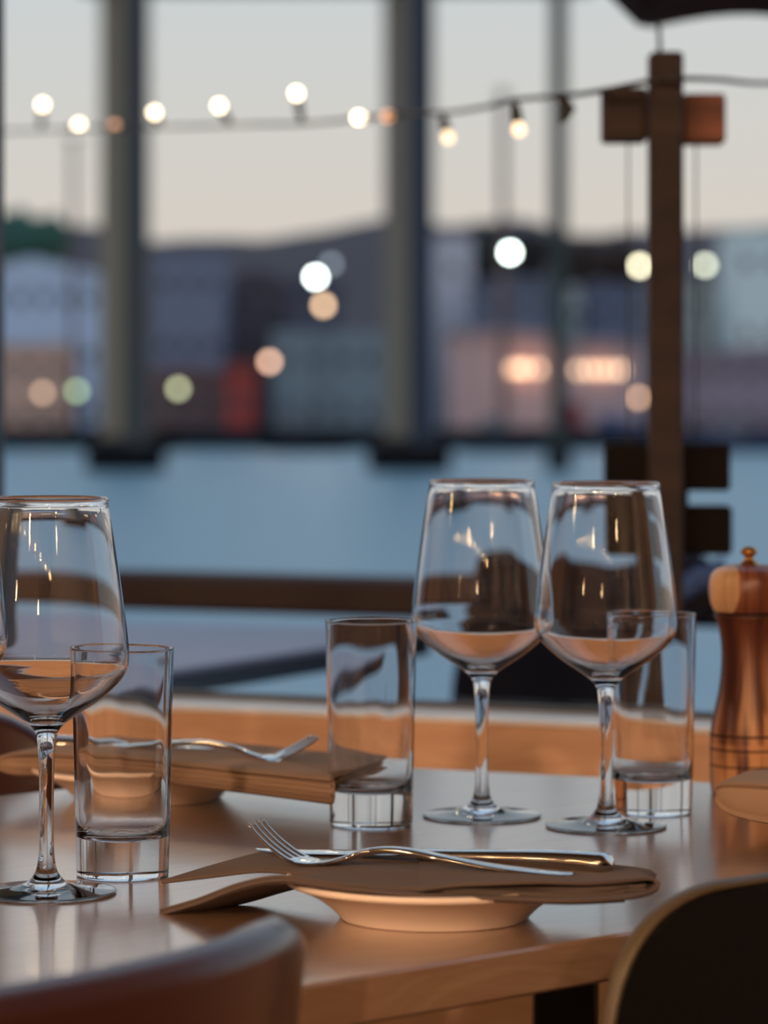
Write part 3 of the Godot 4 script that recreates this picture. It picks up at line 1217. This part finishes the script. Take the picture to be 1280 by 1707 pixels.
	put("base", commit(lathe([Vector2(0, 0), Vector2(0.2, 0), Vector2(0.2, 0.04), Vector2(0.03, 0.07), Vector2(0, 0.07)], 24)), M["black metal"], u)


# An outline (x, y) made into a soft pad of that depth.
func pad(outline: Array, depth: float, soft: float) -> ArrayMesh:
	var flat = []
	for p in outline:
		flat.append(p)
	var radii = []
	radii.resize(flat.size())
	radii.fill(0.012)
	var s = slab(rounded(flat, radii, 5), -depth / 2.0, depth / 2.0, soft)
	for k in s.v.size():
		var p = s.v[k]
		s.v[k] = Vector3(p.x, p.z, -p.y)
	return commit(s, 60.0)


func festoon() -> void:
	var way = spots([[-260, 222, 6.6], [0, 219, 5.75], [70, 217, 5.55], [150, 214, 5.35], [300, 211, 4.95], [400, 208, 4.7], [500, 206, 4.45], [600, 198, 4.2], [690, 189, 4.0], [745, 188, 3.85], [800, 180, 3.68], [865, 166, 3.46], [940, 160, 3.3], [1004, 151, 3.13], [1100, 132, 3.125], [1142, 131, 3.125], [1200, 133, 3.25], [1290, 139, 3.5], [1500, 130, 4.1]])
	var c = put("light_cable", commit(tube(curve3(way, 6), 0.0026, 8)), M["cable"])
	tag(c, "dark cable of the string lights sagging across to the timber post", "cable")
	# px, py of the bulb; px, py on the cable; depth; material
	var list = [[71, 174, 68, 214, 5.56, "warm bulb", "leftmost bulb of the string, standing up on its socket"], [132, 208, 118, 214, 5.42, "warm bulb", "bright bulb on the cable between the first two uprights"],
		[190, 209, 206, 212, 5.25, "amber bulb", "dim amber bulb in front of the left bridge pier"], [257, 187, 268, 209, 5.05, "warm bulb", "bright bulb right at the edge of the left pier"], [365, 176, 384, 206, 4.76, "warm bulb", "bright bulb tilted left, halfway between the piers"],
		[494, 155, 503, 203, 4.45, "warm bulb", "highest bulb of the string, standing upright"], [597, 196, 618, 197, 4.2, "warm bulb", "bright bulb lying along the cable left of the right pier"], [645, 194, 664, 191, 4.1, "amber bulb", "small amber bulb at the edge of the right pier"],
		[747, 230, 738, 192, 3.86, "soft bulb", "soft bulb hanging just right of the right pier"], [865, 217, 859, 172, 3.46, "soft bulb", "soft bulb hanging nearest to the timber post"]]
	for q in list:
		var b = spot(q[0], q[1], q[4])
		var a = spot(q[2], q[3], q[4])
		var t = thing("string_light", q[6], "string light", b, 0.0, "bulbs of the string lights")
		var along = (a - b).normalized()
		var turn = Basis(Quaternion(Vector3.UP, along))
		var r = 0.0066
		var bulb = put("bulb", commit(lathe(curve2([Vector2(0, -r), Vector2(r * 0.75, -r * 0.7), Vector2(r, 0), Vector2(r * 0.7, r * 0.9), Vector2(r * 0.5, r * 1.25), Vector2(0, r * 1.3)], 3), 14), 80.0), M[q[5]], t)
		bulb.basis = turn
		var reach = maxf(a.distance_to(b) - r, 0.012)
		var sock = put("socket", commit(lathe([Vector2(0, r * 1.2), Vector2(0.0052, r * 1.2), Vector2(0.0058, r * 1.2 + 0.004), Vector2(0.0050, reach * 0.7 + 0.006), Vector2(0.003, reach + r), Vector2(0, reach + r)], 12)), M["cable"], t)
		sock.basis = turn
		var l = OmniLight3D.new()
		l.name = "light"
		l.light_color = Color(1.0, 0.86, 0.66)
		l.light_energy = 0.008 if q[5] == "warm bulb" else 0.002
		l.light_size = 0.005
		l.omni_range = 20.0
		l.omni_attenuation = 2.0
		l.shadow_enabled = true
		t.add_child(l)
	# the plug on the cable
	var s = put("cable_plug", commit(bar(spots([[926, 156, 3.3], [938, 166, 3.3], [948, 182, 3.3], [940, 196, 3.3], [932, 206, 3.3]]), Vector3(0.8, 0.3, 0.5), [0.003, 0.006, 0.0075, 0.006, 0.002], [0.004, 0.006, 0.006, 0.005, 0.002], 12), 60.0), M["cable"])
	tag(s, "black plug clipped to the cable of the string lights", "plug")


# ---------------------------------------------------------------- table and chairs
func table_and_chairs() -> void:
	# outline in the scene's own x and z; UV x runs along the grain, parallel to the near edge
	var poly = rounded([Vector2(-0.057, -2.578), Vector2(0.655, -2.272), Vector2(-0.62, -1.09), Vector2(-0.97, -1.705)], [0.045, 0.03, 0.03, 0.03])
	var c = Vector3(-0.05, 0, -1.95)
	var t = thing("dining_table", "pale varnished oak table by the window with black legs", "table", c)
	var flat = []
	for p in poly:
		flat.append(p - Vector2(c.x, c.z))
	var s = slab(flat, TABLE_Y - 0.0245, TABLE_Y, 0.0016)
	for k in s.u.size():
		var p = s.u[k]
		s.u[k] = Vector2(p.x * 0.732 - p.y * 0.681, p.x * 0.681 + p.y * 0.732 + s.v[k].y)
	put("table_top", commit(s, 20.0), M["varnished oak"], t)
	for q in [Vector2(0.125, -2.32), Vector2(0.52, -2.24), Vector2(-0.60, -1.19), Vector2(-0.88, -1.64)]:
		put("leg", box_mesh(Vector3(0.044, TABLE_Y - 0.0245, 0.044), 0.003), M["black metal"], t, Vector3(q.x - c.x, (TABLE_Y - 0.0245) / 2.0, q.y - c.z))

	var e = Vector3(0.732, 0, -0.681)      # along the near edge of the table, to the right
	var n = Vector3(-0.681, 0, -0.732)     # from the near edge into the table
	shell_chair("chestnut leather chair back in front of the table, seen from behind", Vector3(-0.1735, 0, -1.332), n)
	shell_chair("chestnut leather chair beyond the left end of the table, mostly hidden", Vector3(-0.428, 0, -2.475), Vector3(0.681, 0, 0.732), 0.79, 0.055, 7.0)
	rimmed_chair("black chair back with its lit rim coloured olive brown at the near right", Vector3(0.288, 0, -1.808), n)


# A shell chair: at the middle of its backrest, facing where it looks.
func shell_chair(label: String, back: Vector3, facing: Vector3, top := 0.797, drop := 0.008, bend := 14.0) -> void:
	var t = thing("dining_chair", label, "chair", back, atan2(facing.x, facing.z), "leather chairs round the table")
	var rows = []
	for k in 9:
		var f = k / 8.0
		var row = []
		for j in 33:
			var u = j / 32.0 * 2.0 - 1.0
			var corner = pow(absf(u), bend)
			var y = lerpf(top - drop * corner, 0.44, f)
			var half = 0.214 * (1.0 - 0.26 * f)
			row.append(Vector3(-u * half, y - 0.010 * (1.0 - u * u) * (1.0 - f), 0.045 * pow(absf(u), 4.5) + 0.05 * f * f))
		rows.append(row)
	put("backrest", commit(sheet(rows, 0.026), 75.0), M["chestnut leather"], t)
	rows = []
	for k in 9:
		var f = k / 8.0
		var row = []
		for j in 17:
			var u = j / 16.0 * 2.0 - 1.0
			row.append(Vector3(u * lerpf(0.17, 0.205, f), 0.455 - 0.02 * sin(PI * f) + 0.012 * u * u, 0.05 + 0.40 * f))
		rows.append(row)
	put("seat", commit(sheet(rows, 0.04), 75.0), M["chestnut leather"], t)
	for q in [[-1, 0.10], [1, 0.10], [-1, 0.40], [1, 0.40]]:
		put("leg", commit(bar([Vector3(q[0] * 0.19, 0, q[1] + (0.03 if q[1] > 0.2 else -0.05)), Vector3(q[0] * 0.15, 0.435, q[1])], Vector3(1, 0, 0), [0.010, 0.014], [0.010, 0.014], 10)), M["black metal"], t)


func rimmed_chair(label: String, back: Vector3, facing: Vector3) -> void:
	var t = thing("dining_chair", label, "chair", back, atan2(facing.x, facing.z))
	var half = 0.225
	var outline = rounded([Vector2(-half, 0.787), Vector2(half, 0.787), Vector2(half + 0.015, 0.62), Vector2(0.15, 0.43), Vector2(-0.15, 0.43), Vector2(-half - 0.015, 0.62)], [0.10, 0.10, 0.07, 0.06, 0.06, 0.07], 12)
	var bend = func(p: Vector2) -> float: return 0.25 * p.x * p.x + 0.10 * pow(maxf(0.62 - p.y, 0.0), 1.5)
	# the panel as rows across the outline
	var rows = []
	for k in 17:
		var y = lerpf(0.7830, 0.4340, k / 16.0)
		var reach = 0.0
		for j in outline.size():
			var a: Vector2 = outline[j]
			var b: Vector2 = outline[(j + 1) % outline.size()]
			if (a.y - y) * (b.y - y) <= 0.0 and a.y != b.y:
				reach = maxf(reach, absf(lerpf(a.x, b.x, (y - a.y) / (b.y - a.y))))
		reach -= 0.0045
		var row = []
		for j in 21:
			var x = lerpf(reach, -reach, j / 20.0)
			row.append(Vector3(x, y, bend.call(Vector2(x, y))))
		rows.append(row)
	put("backrest", commit(sheet(rows, 0.007), 70.0), M["black leather"], t)
	var ring = []
	for p in outline:
		ring.append(Vector3(p.x, p.y, bend.call(p)))
	ring.append(ring[0])
	var w = []
	w.resize(ring.size())
	w.fill(0.0048)
	var h = []
	h.resize(ring.size())
	h.fill(0.0026)
	put("rim", commit(bar(ring, Vector3(0, 0, 1), w, h, 12, 2.6), 60.0), M["lit edge"], t)
	rows = []
	for k in 9:
		var f = k / 8.0
		var row = []
		for j in 17:
			var u = j / 16.0 * 2.0 - 1.0
			row.append(Vector3(u * lerpf(0.17, 0.215, f), 0.452 - 0.02 * sin(PI * f), 0.02 + 0.41 * f))
		rows.append(row)
	put("seat", commit(sheet(rows, 0.035), 75.0), M["black leather"], t)
	for q in [[-1, 0.08], [1, 0.08], [-1, 0.38], [1, 0.38]]:
		put("leg", commit(bar([Vector3(q[0] * 0.20, 0, q[1] + (0.03 if q[1] > 0.2 else -0.05)), Vector3(q[0] * 0.155, 0.432, q[1])], Vector3(1, 0, 0), [0.010, 0.014], [0.010, 0.014], 10)), M["black metal"], t)


# ---------------------------------------------------------------- glasses
func mm(list: Array, times := 1.0) -> Array:
	var out = []
	for p in list:
		out.append(Vector2(p[0], p[1]) * 0.001 * times)
	return out


func glassware() -> void:
	var wine = mm([[0, 0.5], [20, 0.3], [37, 0.05], [39, 0.2], [39.7, 0.9], [39.4, 1.7], [36, 2.0], [28, 2.6], [20, 3.6], [14, 5.2], [10, 7.6], [7, 11.2], [5.3, 16], [4.4, 24], [4.1, 40], [4.2, 60], [4.6, 76], [5.3, 86], [6.9, 92], [10.8, 96.6], [18, 101.6], [28, 108.2], [37.5, 116], [43.5, 122.6], [46.2, 128.5], [46.9, 134.5], [46.4, 143], [44.1, 162], [40.7, 186], [37.6, 206], [35.25, 220.6],
		[35.4, 222.6], [35.15, 224.0], [34.5, 224.85], [33.7, 225.0], [32.95, 224.5], [32.6, 223.3], [32.8, 221.8], [33.75, 219.6], [36.3, 206], [39.5, 186], [42.9, 162], [45.1, 143], [45.5, 135.2], [44.8, 129.0], [42.3, 123.9], [36.2, 117.6], [26.6, 110.3], [16.4, 104.4], [8.6, 101.0], [0, 99.8]], 1.0067)
	var wine_mesh = commit(lathe(curve2(wine, 3), 96), 80.0)
	var wg = "tall tapered wine glasses"
	var first = put("wine_glass", wine_mesh, M["clear glass"], null, Vector3(-0.1930, TABLE_Y, -1.9215))
	tag(first, "nearest tall wine glass, in front of the left tumbler", "wine glass", wg)
	copy(first, "left one of the two wine glasses in front of the outdoor chair", Vector3(0.0658, TABLE_Y, -2.2600)).rotation.y = 1.1
	copy(first, "right one of the paired wine glasses, overlapping a tumbler near the pepper mill", Vector3(0.1459, TABLE_Y, -2.2084)).rotation.y = 2.3
	copy(first, "wine glass cut off by the left frame edge, only a sliver of bowl", Vector3(-0.2755, TABLE_Y, -2.0236)).rotation.y = 0.6

	var cup = mm([[0, 1.3], [17, 1.0], [23.5, 0.2], [25.6, 0.2], [26.9, 1.2], [27.3, 2.8], [27.9, 25], [28.8, 70], [29.7, 110], [30.25, 133.0], [30.15, 134.0], [29.7, 134.75], [29.0, 135.0], [28.3, 134.7], [27.9, 133.9], [27.75, 132.5], [27.6, 110], [26.9, 70], [25.9, 42], [25.2, 31.5], [23.4, 26], [18.5, 22.8], [9, 21.6], [0, 21.3]])
	var labels = ["tall clear tumbler behind the nearest wine glass", "tall clear tumbler in the middle of the table, by the plate", "tall clear tumbler between the paired wine glass and the pepper mill"]
	var at = [Vector3(-0.1548, TABLE_Y, -1.9900), Vector3(-0.0085, TABLE_Y, -2.2170), Vector3(0.1816, TABLE_Y, -2.2804)]
	for k in 3:
		# pressed glass: the inner wall is never quite even, each cup in its own way
		var f = noise(14.0, 2, 40 + k)
		var bend = func(a: float, step: int, p: Vector2) -> float:
			if step < 45 or p.x < 0.012:
				return p.x
			var deep = smoothstep(0.0, 0.03, 0.132 - p.y) * smoothstep(0.02, 0.05, p.y)
			return p.x + 0.00042 * f.get_noise_3d(cos(a) * 0.05, sin(a) * 0.05, p.y * 0.55) * deep
		var o = put("tumbler", commit(lathe(curve2(cup, 3), 120, false, bend), 62.0), M["clear glass"], null, at[k])
		tag(o, labels[k], "tumbler", "tall water tumblers")
		o.rotation.y = 0.7 * k


# ---------------------------------------------------------------- plates, napkins, cutlery, mill
func shifted(list: Array, dpy: float, dd: float) -> Array:
	var out = []
	for p in list:
		out.append([p[0], p[1] + dpy, p[2] + dd])
	return out


func settings() -> void:
	var plate = mm([[0, 1.5], [43, 1.5], [45, 0.2], [50, 0.0], [51.6, 0.8], [53, 2.6], [58, 7.4], [66, 12.8], [74, 16.8], [79.5, 18.8], [81.4, 20.2], [81.7, 21.8], [80.6, 22.9], [78.6, 22.6], [70, 18.6], [60, 12.8], [53, 7.6], [46, 5.6], [30, 5.0], [0, 5.0]])
	var p1 = put("side_plate", commit(lathe(curve2(plate, 3), 96), 60.0), M["glazed stoneware"], null, Vector3(0.0275, TABLE_Y, -1.8353))
	tag(p1, "cream side plate under the near napkin and crossed cutlery", "plate", "stoneware side plates")
	copy(p1, "cream side plate behind the left tumbler, under a folded napkin", Vector3(-0.166, TABLE_Y, -2.362))
	copy(p1, "cream side plate past the right edge under the right napkin", Vector3(0.338, TABLE_Y, -2.130))

	# the near napkin: plies folded over at the right end, draped over the plate's left rim
	var t = thing("linen_napkin", "folded taupe napkin draped over the near plate with loose left flaps", "napkin", Vector3(0.0275, TABLE_Y + 0.02, -1.8353), 0.0, "folded napkins")
	var o = t.position
	var na = [[268, 1523, 1.848], [330, 1505, 1.828], [400, 1479, 1.803], [470, 1467, 1.786], [560, 1479, 1.772], [690, 1493, 1.761], [830, 1498, 1.757], [950, 1502, 1.754], [1040, 1498, 1.765], [1084, 1489, 1.78]]
	var fa = [[287, 1527, 1.853], [355, 1513, 1.867], [420, 1498, 1.882], [478, 1481, 1.885], [560, 1462, 1.89], [690, 1449, 1.895], [830, 1457, 1.88], [950, 1463, 1.865], [1040, 1464, 1.85], [1076, 1464, 1.84]]
	var nu = [[1098, 1476, 1.787]]
	var fu = [[1092, 1458, 1.842]]
	var nc = [[1086, 1465, 1.79], [1040, 1469, 1.78], [980, 1473, 1.77], [900, 1471, 1.765], [830, 1473, 1.762], [760, 1476, 1.765], [700, 1484, 1.764]]
	var fc = [[1080, 1452, 1.845], [1040, 1446, 1.86], [980, 1441, 1.875], [900, 1436, 1.885], [830, 1430, 1.895], [760, 1426, 1.90], [700, 1423, 1.905]]
	fold("fold", t, o, [na + nu + nc, fa + fu + fc], 0.0021, 110, 10)
	var ni = shifted(na.slice(0, 9), -6.0, 0.002)
	for k in range(5, 9):
		ni[k][1] -= 3.0
		ni[k][2] += 0.010
	var fi = shifted(fa.slice(0, 9), -5.0, 0.0)
	fold("fold", t, o, [ni, fi], 0.0017, 70, 8)
	ni = shifted(na.slice(0, 9), 4.0, 0.003)
	ni[0][1] -= 5.0
	ni[1][1] -= 1.5
	fi = shifted(fa.slice(0, 9), 3.0, 0.0)
	fi[0][1] -= 3.5
	fold("fold", t, o, [ni, fi], 0.0015, 70, 8)
	var nb = [[272, 1470, 1.905], [350, 1461, 1.888], [430, 1452, 1.866], [500, 1457, 1.836], [580, 1468, 1.802], [690, 1482, 1.771], [760, 1482, 1.770], [830, 1481, 1.772], [900, 1481, 1.774], [1010, 1482, 1.775], [1060, 1476, 1.79]]
	var mb = [[350, 1446, 1.916], [410, 1438, 1.897], [480, 1436, 1.880], [540, 1440, 1.865], [620, 1449, 1.845], [700, 1456, 1.830], [770, 1460, 1.828], [840, 1460, 1.828], [910, 1460, 1.825], [1010, 1462, 1.82], [1060, 1464, 1.815]]
	var fb = [[441, 1421, 1.926], [470, 1420, 1.923], [520, 1419, 1.921], [580, 1420, 1.919], [640, 1421, 1.916], [700, 1425, 1.911], [760, 1430, 1.906], [830, 1435, 1.90], [900, 1441, 1.89], [1010, 1449, 1.867], [1060, 1455, 1.852]]
	fold("fold", t, o, [nb, mb, fb], 0.0024, 70, 6)
	ni = []
	fi = []
	for k in range(0, 6):   # a wavy ply that shows in the stack at the right end
		ni.append([1076 - k * 62, 1477 + [0, 3, -2, 3, 5, 8][k], 1.786 - 0.003 * k])
		fi.append([1070 - k * 62, 1460 - k * 2, 1.84 + 0.006 * k])
	fold("fold", t, o, [ni, fi], 0.0016, 60, 6)

	ni = [[1078, 1483, 1.784], [1030, 1486, 1.778], [960, 1487, 1.772], [890, 1489, 1.770], [820, 1486, 1.770], [740, 1488, 1.769]]
	fi = [[1072, 1463, 1.845], [1030, 1463, 1.852], [960, 1460, 1.866], [890, 1456, 1.876], [820, 1453, 1.883], [740, 1450, 1.89]]
	fold("fold", t, o, [ni, fi], 0.0016, 60, 6)

	# crossed on it: a fork and a knife
	fork("dinner_fork", "silver fork resting tines up on the near napkin", [[955, 1465, 1.802], [900, 1461, 1.806], [820, 1452, 1.813], [740, 1438, 1.821], [690, 1428, 1.828], [650, 1424, 1.833], [612, 1427, 1.840], [576, 1438, 1.848], [545, 1444, 1.853]], [[545, 1444, 1.853], [520, 1444, 1.858], [492, 1436, 1.864], [462, 1415, 1.871], [440, 1394, 1.876], [424, 1374, 1.880]], Vector3(0.41, 0, -0.91))
	knife("table_knife", "silver knife lying behind the fork on the near napkin", [[416, 1427, 1.905], [440, 1427.5, 1.902], [500, 1429, 1.895], [560, 1430, 1.888], [640, 1431.5, 1.878], [705, 1433, 1.870]], [[700, 1433, 1.871], [722, 1433.5, 1.868], [800, 1437, 1.857], [900, 1442.5, 1.842], [980, 1448, 1.829], [1010, 1450.5, 1.824], [1020, 1451.5, 1.822]], Vector3(0.45, 0, -0.89))

	# the napkin behind the left tumbler
	t = thing("linen_napkin", "thickly folded napkin behind the left tumbler, strong light put into its paler cloth", "napkin", Vector3(-0.166, TABLE_Y + 0.02, -2.362), 0.0, "folded napkins")
	var line = [[-6, 1272, 2.36], [30, 1272, 2.355], [120, 1273, 2.34], [290, 1286, 2.29], [400, 1298, 2.25], [480, 1307, 2.225], [556, 1316, 2.205]]
	roll(t, line, [0.3, 0.95, 1.0, 1.0, 1.0, 1.05, 1.1], 0.0072, 0.13, 1.0)
	roll(t, line, [0.3, 0.9, 0.9, 0.9, 0.9, 0.9, 0.9], 0.0036, 0.125, 0.97)
	fork("dinner_fork", "silver fork on the napkin behind the left tumbler, tines to the right", [[150, 1251, 2.395], [210, 1250, 2.375], [270, 1246, 2.355], [320, 1243, 2.34], [350, 1244, 2.332], [385, 1251, 2.322], [415, 1261, 2.312], [440, 1267, 2.305]], [[440, 1267, 2.305], [460, 1267, 2.300], [480, 1260, 2.295], [500, 1249, 2.29], [515, 1240, 2.286], [526, 1232, 2.283]], Vector3(0.30, 0, 0.95))
	knife("table_knife", "silver knife beyond the fork behind the left tumbler", [[352, 1254, 2.38], [330, 1253.5, 2.382], [300, 1253, 2.386], [260, 1252, 2.392], [220, 1251, 2.40]], [[222, 1251, 2.40], [200, 1250.5, 2.405], [150, 1249, 2.415], [110, 1248, 2.42], [84, 1247, 2.425], [78, 1247, 2.426]], Vector3(0.30, 0, 0.95))

	# the napkin that comes in at the right edge
	t = thing("linen_napkin", "rolled napkin end reaching in at the right edge, strong light put into its paler cloth", "napkin", Vector3(0.338, TABLE_Y + 0.02, -2.130), 0.0, "folded napkins")
	roll(t, [[1196, 1322, 2.165], [1204, 1325, 2.160], [1225, 1330, 2.150], [1280, 1337, 2.125], [1400, 1352, 2.07], [1560, 1372, 2.01]], [0.35, 0.62, 0.84, 1.0, 1.1, 1.1], 0.0118, 0.11, 1.0)
	roll(t, [[1215, 1328, 2.155], [1225, 1330, 2.152], [1280, 1337, 2.127], [1400, 1352, 2.072], [1560, 1372, 2.012]], [0.6, 0.8, 0.9, 0.95, 0.95], 0.0066, 0.10, 0.98)
	mill()


func fold(called: String, t: Node3D, o: Vector3, curves: Array, thick: float, nu: int, nv: int) -> void:
	var lines = []
	for c in curves:
		var l = []
		for p in spots(c):
			l.append(p - o)
		lines.append(l)
	put(called, commit(sheet(between(lines, nu, nv), thick), 70.0), M["taupe cloth"], t)


# A cloth folded over towards the lens: its round front runs along the line.
func roll(t: Node3D, line: Array, swell: Array, r: float, deep: float, keep: float) -> void:
	var mid = spots(line)
	var curves = []
	for q in [[1.0, -0.75], [0.10, -1.0], [-0.35, -0.72], [-0.60, 0.0], [-0.35, 0.72], [0.10, 1.0], [1.0, 0.55]]:
		var c = []
		for k in mid.size():
			var e: float = swell[k] * r
			var back: float = q[0]
			var z = back * deep * keep if back > 0.5 else back * e * 1.2
			if back > 0.5:
				z *= minf(1.0, 0.45 + 0.55 * swell[k])
			c.append(mid[k] + Vector3(0.30 * maxf(z, 0.0), q[1] * e, -z) - t.position)
		curves.append(c)
	put("fold", commit(sheet(between(curves, 48, 5), 0.0024), 70.0), M["lit cloth"], t)


func fork(called: String, label: String, handle: Array, head: Array, across: Vector3) -> void:
	var hp = []
	var lift = Vector3(0, 0.0022, 0)
	for p in spots(handle):
		hp.append(p + lift)
	var tp = []
	for p in spots(head):
		tp.append(p + lift)
	across = across.normalized()
	var o: Vector3 = hp[hp.size() / 2]
	var t = thing(called, label, "fork", o, 0.0, "silver forks on the napkins")
	var path = resampled(hp, 40)
	var w = []
	var h = []
	for k in 41:
		var f = k / 40.0
		path[k] -= o
		var ww = lerpf(0.0088, 0.0050, smoothstep(0.0, 0.45, f))
		ww = lerpf(ww, 0.0036, smoothstep(0.45, 0.8, f))
		ww = lerpf(ww, 0.0090, smoothstep(0.86, 1.0, f))
		w.append(ww * minf(1.0, 0.25 + sqrt(f * 18.0)))
		h.append(lerpf(0.0014, 0.0021, smoothstep(0.2, 0.6, f)) * lerpf(1.0, 0.62, smoothstep(0.85, 1.0, f)))
	put("handle", commit(bar(path, across, w, h, 20, 2.5), 50.0), M["polished steel"], t)
	# the palm of the fork, then four tines
	var pl = resampled(tp, 40)
	var palm = []
	w = []
	h = []
	for k in range(0, 15):
		var f = k / 14.0
		palm.append(pl[k] - o)
		w.append(lerpf(0.0088, 0.0119, smoothstep(0.0, 0.8, f)))
		h.append(lerpf(0.0013, 0.0011, f))
	put("palm", commit(bar(palm, across, w, h, 20, 3.0), 50.0), M["polished steel"], t)
	for q in [-1.5, -0.5, 0.5, 1.5]:
		var tine = []
		w = []
		h = []
		for k in range(12, 41):
			var f = (k - 12) / 28.0
			tine.append(pl[k] - o + across * q * lerpf(0.0063, 0.0061, f))
			w.append(lerpf(0.0021, 0.0010, f) * (1.0 if k < 39 else 0.7 if k == 39 else 0.35))
			h.append(lerpf(0.0011, 0.0009, f) * (1.0 if k < 39 else 0.7 if k == 39 else 0.35))
		put("tine", commit(bar(tine, across, w, h, 12, 2.3), 50.0), M["polished steel"], t)


func knife(called: String, label: String, blade: Array, handle: Array, across: Vector3) -> void:
	var lift = Vector3(0, 0.0030, 0)
	var bp = []
	for p in spots(blade):
		bp.append(p + lift)
	var hp = []
	for p in spots(handle):
		hp.append(p + lift)
	across = across.normalized()
	var o: Vector3 = hp[hp.size() / 2]
	var t = thing(called, label, "knife", o, 0.0, "silver knives on the napkins")
	var path = resampled(bp, 30)
	var w = []
	var h = []
	for k in 31:
		var f = k / 30.0
		w.append(0.0092 * pow(minf(f * 3.2 + 0.004, 1.0), 0.6) * lerpf(1.0, 0.72, smoothstep(0.8, 1.0, f)))
		h.append(lerpf(0.0007, 0.0012, f))
		path[k] += across * (0.0092 - w[k]) * 0.8 - o
	put("blade", commit(bar(path, across, w, h, 14, 2.2), 40.0), M["polished steel"], t)
	path = resampled(hp, 90)
	w = []
	h = []
	for k in 91:
		var f = k / 90.0
		path[k] -= o
		var tip = sqrt(maxf(1.0 - pow(maxf((f - 0.94) / 0.06, 0.0), 2.0), 0.004))
		w.append(lerpf(0.0064, 0.0090, smoothstep(0.0, 1.0, f)) * tip)
		h.append(lerpf(0.0032, 0.0066, smoothstep(0.0, 0.9, f)) * tip)
	put("handle", commit(bar(path, across, w, h, 20, 2.4), 50.0), M["polished steel"], t)


func mill() -> void:
	var t = thing("pepper_mill", "turned wooden pepper mill with a pale patch on its head and a brass knob", "pepper mill", Vector3(0.2596, TABLE_Y, -2.390))
	var body = mm([[0, 1], [24, 1], [25.6, 0], [26.8, 0.8], [27.3, 4], [27.6, 14], [27.7, 19.2], [27.7, 32.5], [27.5, 42], [26.6, 50], [24.4, 60.5], [22.0, 71], [20.3, 83], [19.5, 95], [19.8, 105], [20.8, 113.5], [22.2, 120], [23.4, 123.4], [24.2, 125.0], [24.2, 126.4], [23.2, 127.2], [0, 127.2]])
	put("body", commit(lathe(curve2(body, 4), 64), 40.0), M["turned olive wood"], t).rotation.y = 0.4
	for y in [20.5, 32.0, 42.0]:
		put("burnt_ring", commit(lathe(mm([[26.0, y - 0.9], [27.62, y - 0.8], [27.95, y - 0.3], [27.95, y + 0.3], [27.62, y + 0.8], [26.0, y + 0.9]]), 64, true), 30.0), M["burnt groove"], t)
	put("collar", commit(lathe(mm([[0, 126.8], [22.6, 126.8], [22.6, 129.6], [0, 129.6]]), 48), 30.0), M["burnt groove"], t)
	var head = mm([[0, 129.2], [22.8, 129.2], [24.6, 129.8], [25.8, 131.4], [27.6, 136], [28.6, 142], [28.7, 147], [28.0, 152], [26.2, 156.2], [22.6, 159.4], [16, 161.6], [9, 162.6], [0, 162.8]])
	put("head", commit(lathe(curve2(head, 4), 64), 40.0), M["mill head wood"], t)
	var knob = mm([[0, 162.0], [6.4, 162.2], [6.6, 163.2], [5.6, 164.6], [3.6, 165.6], [3.2, 167.4], [3.6, 168.8], [5.4, 169.8], [6.0, 171.0], [5.7, 172.6], [4.4, 174.2], [2.2, 175.2], [0, 175.4]])
	put("knob", commit(lathe(curve2(knob, 3), 32), 45.0), M["brass"], t)
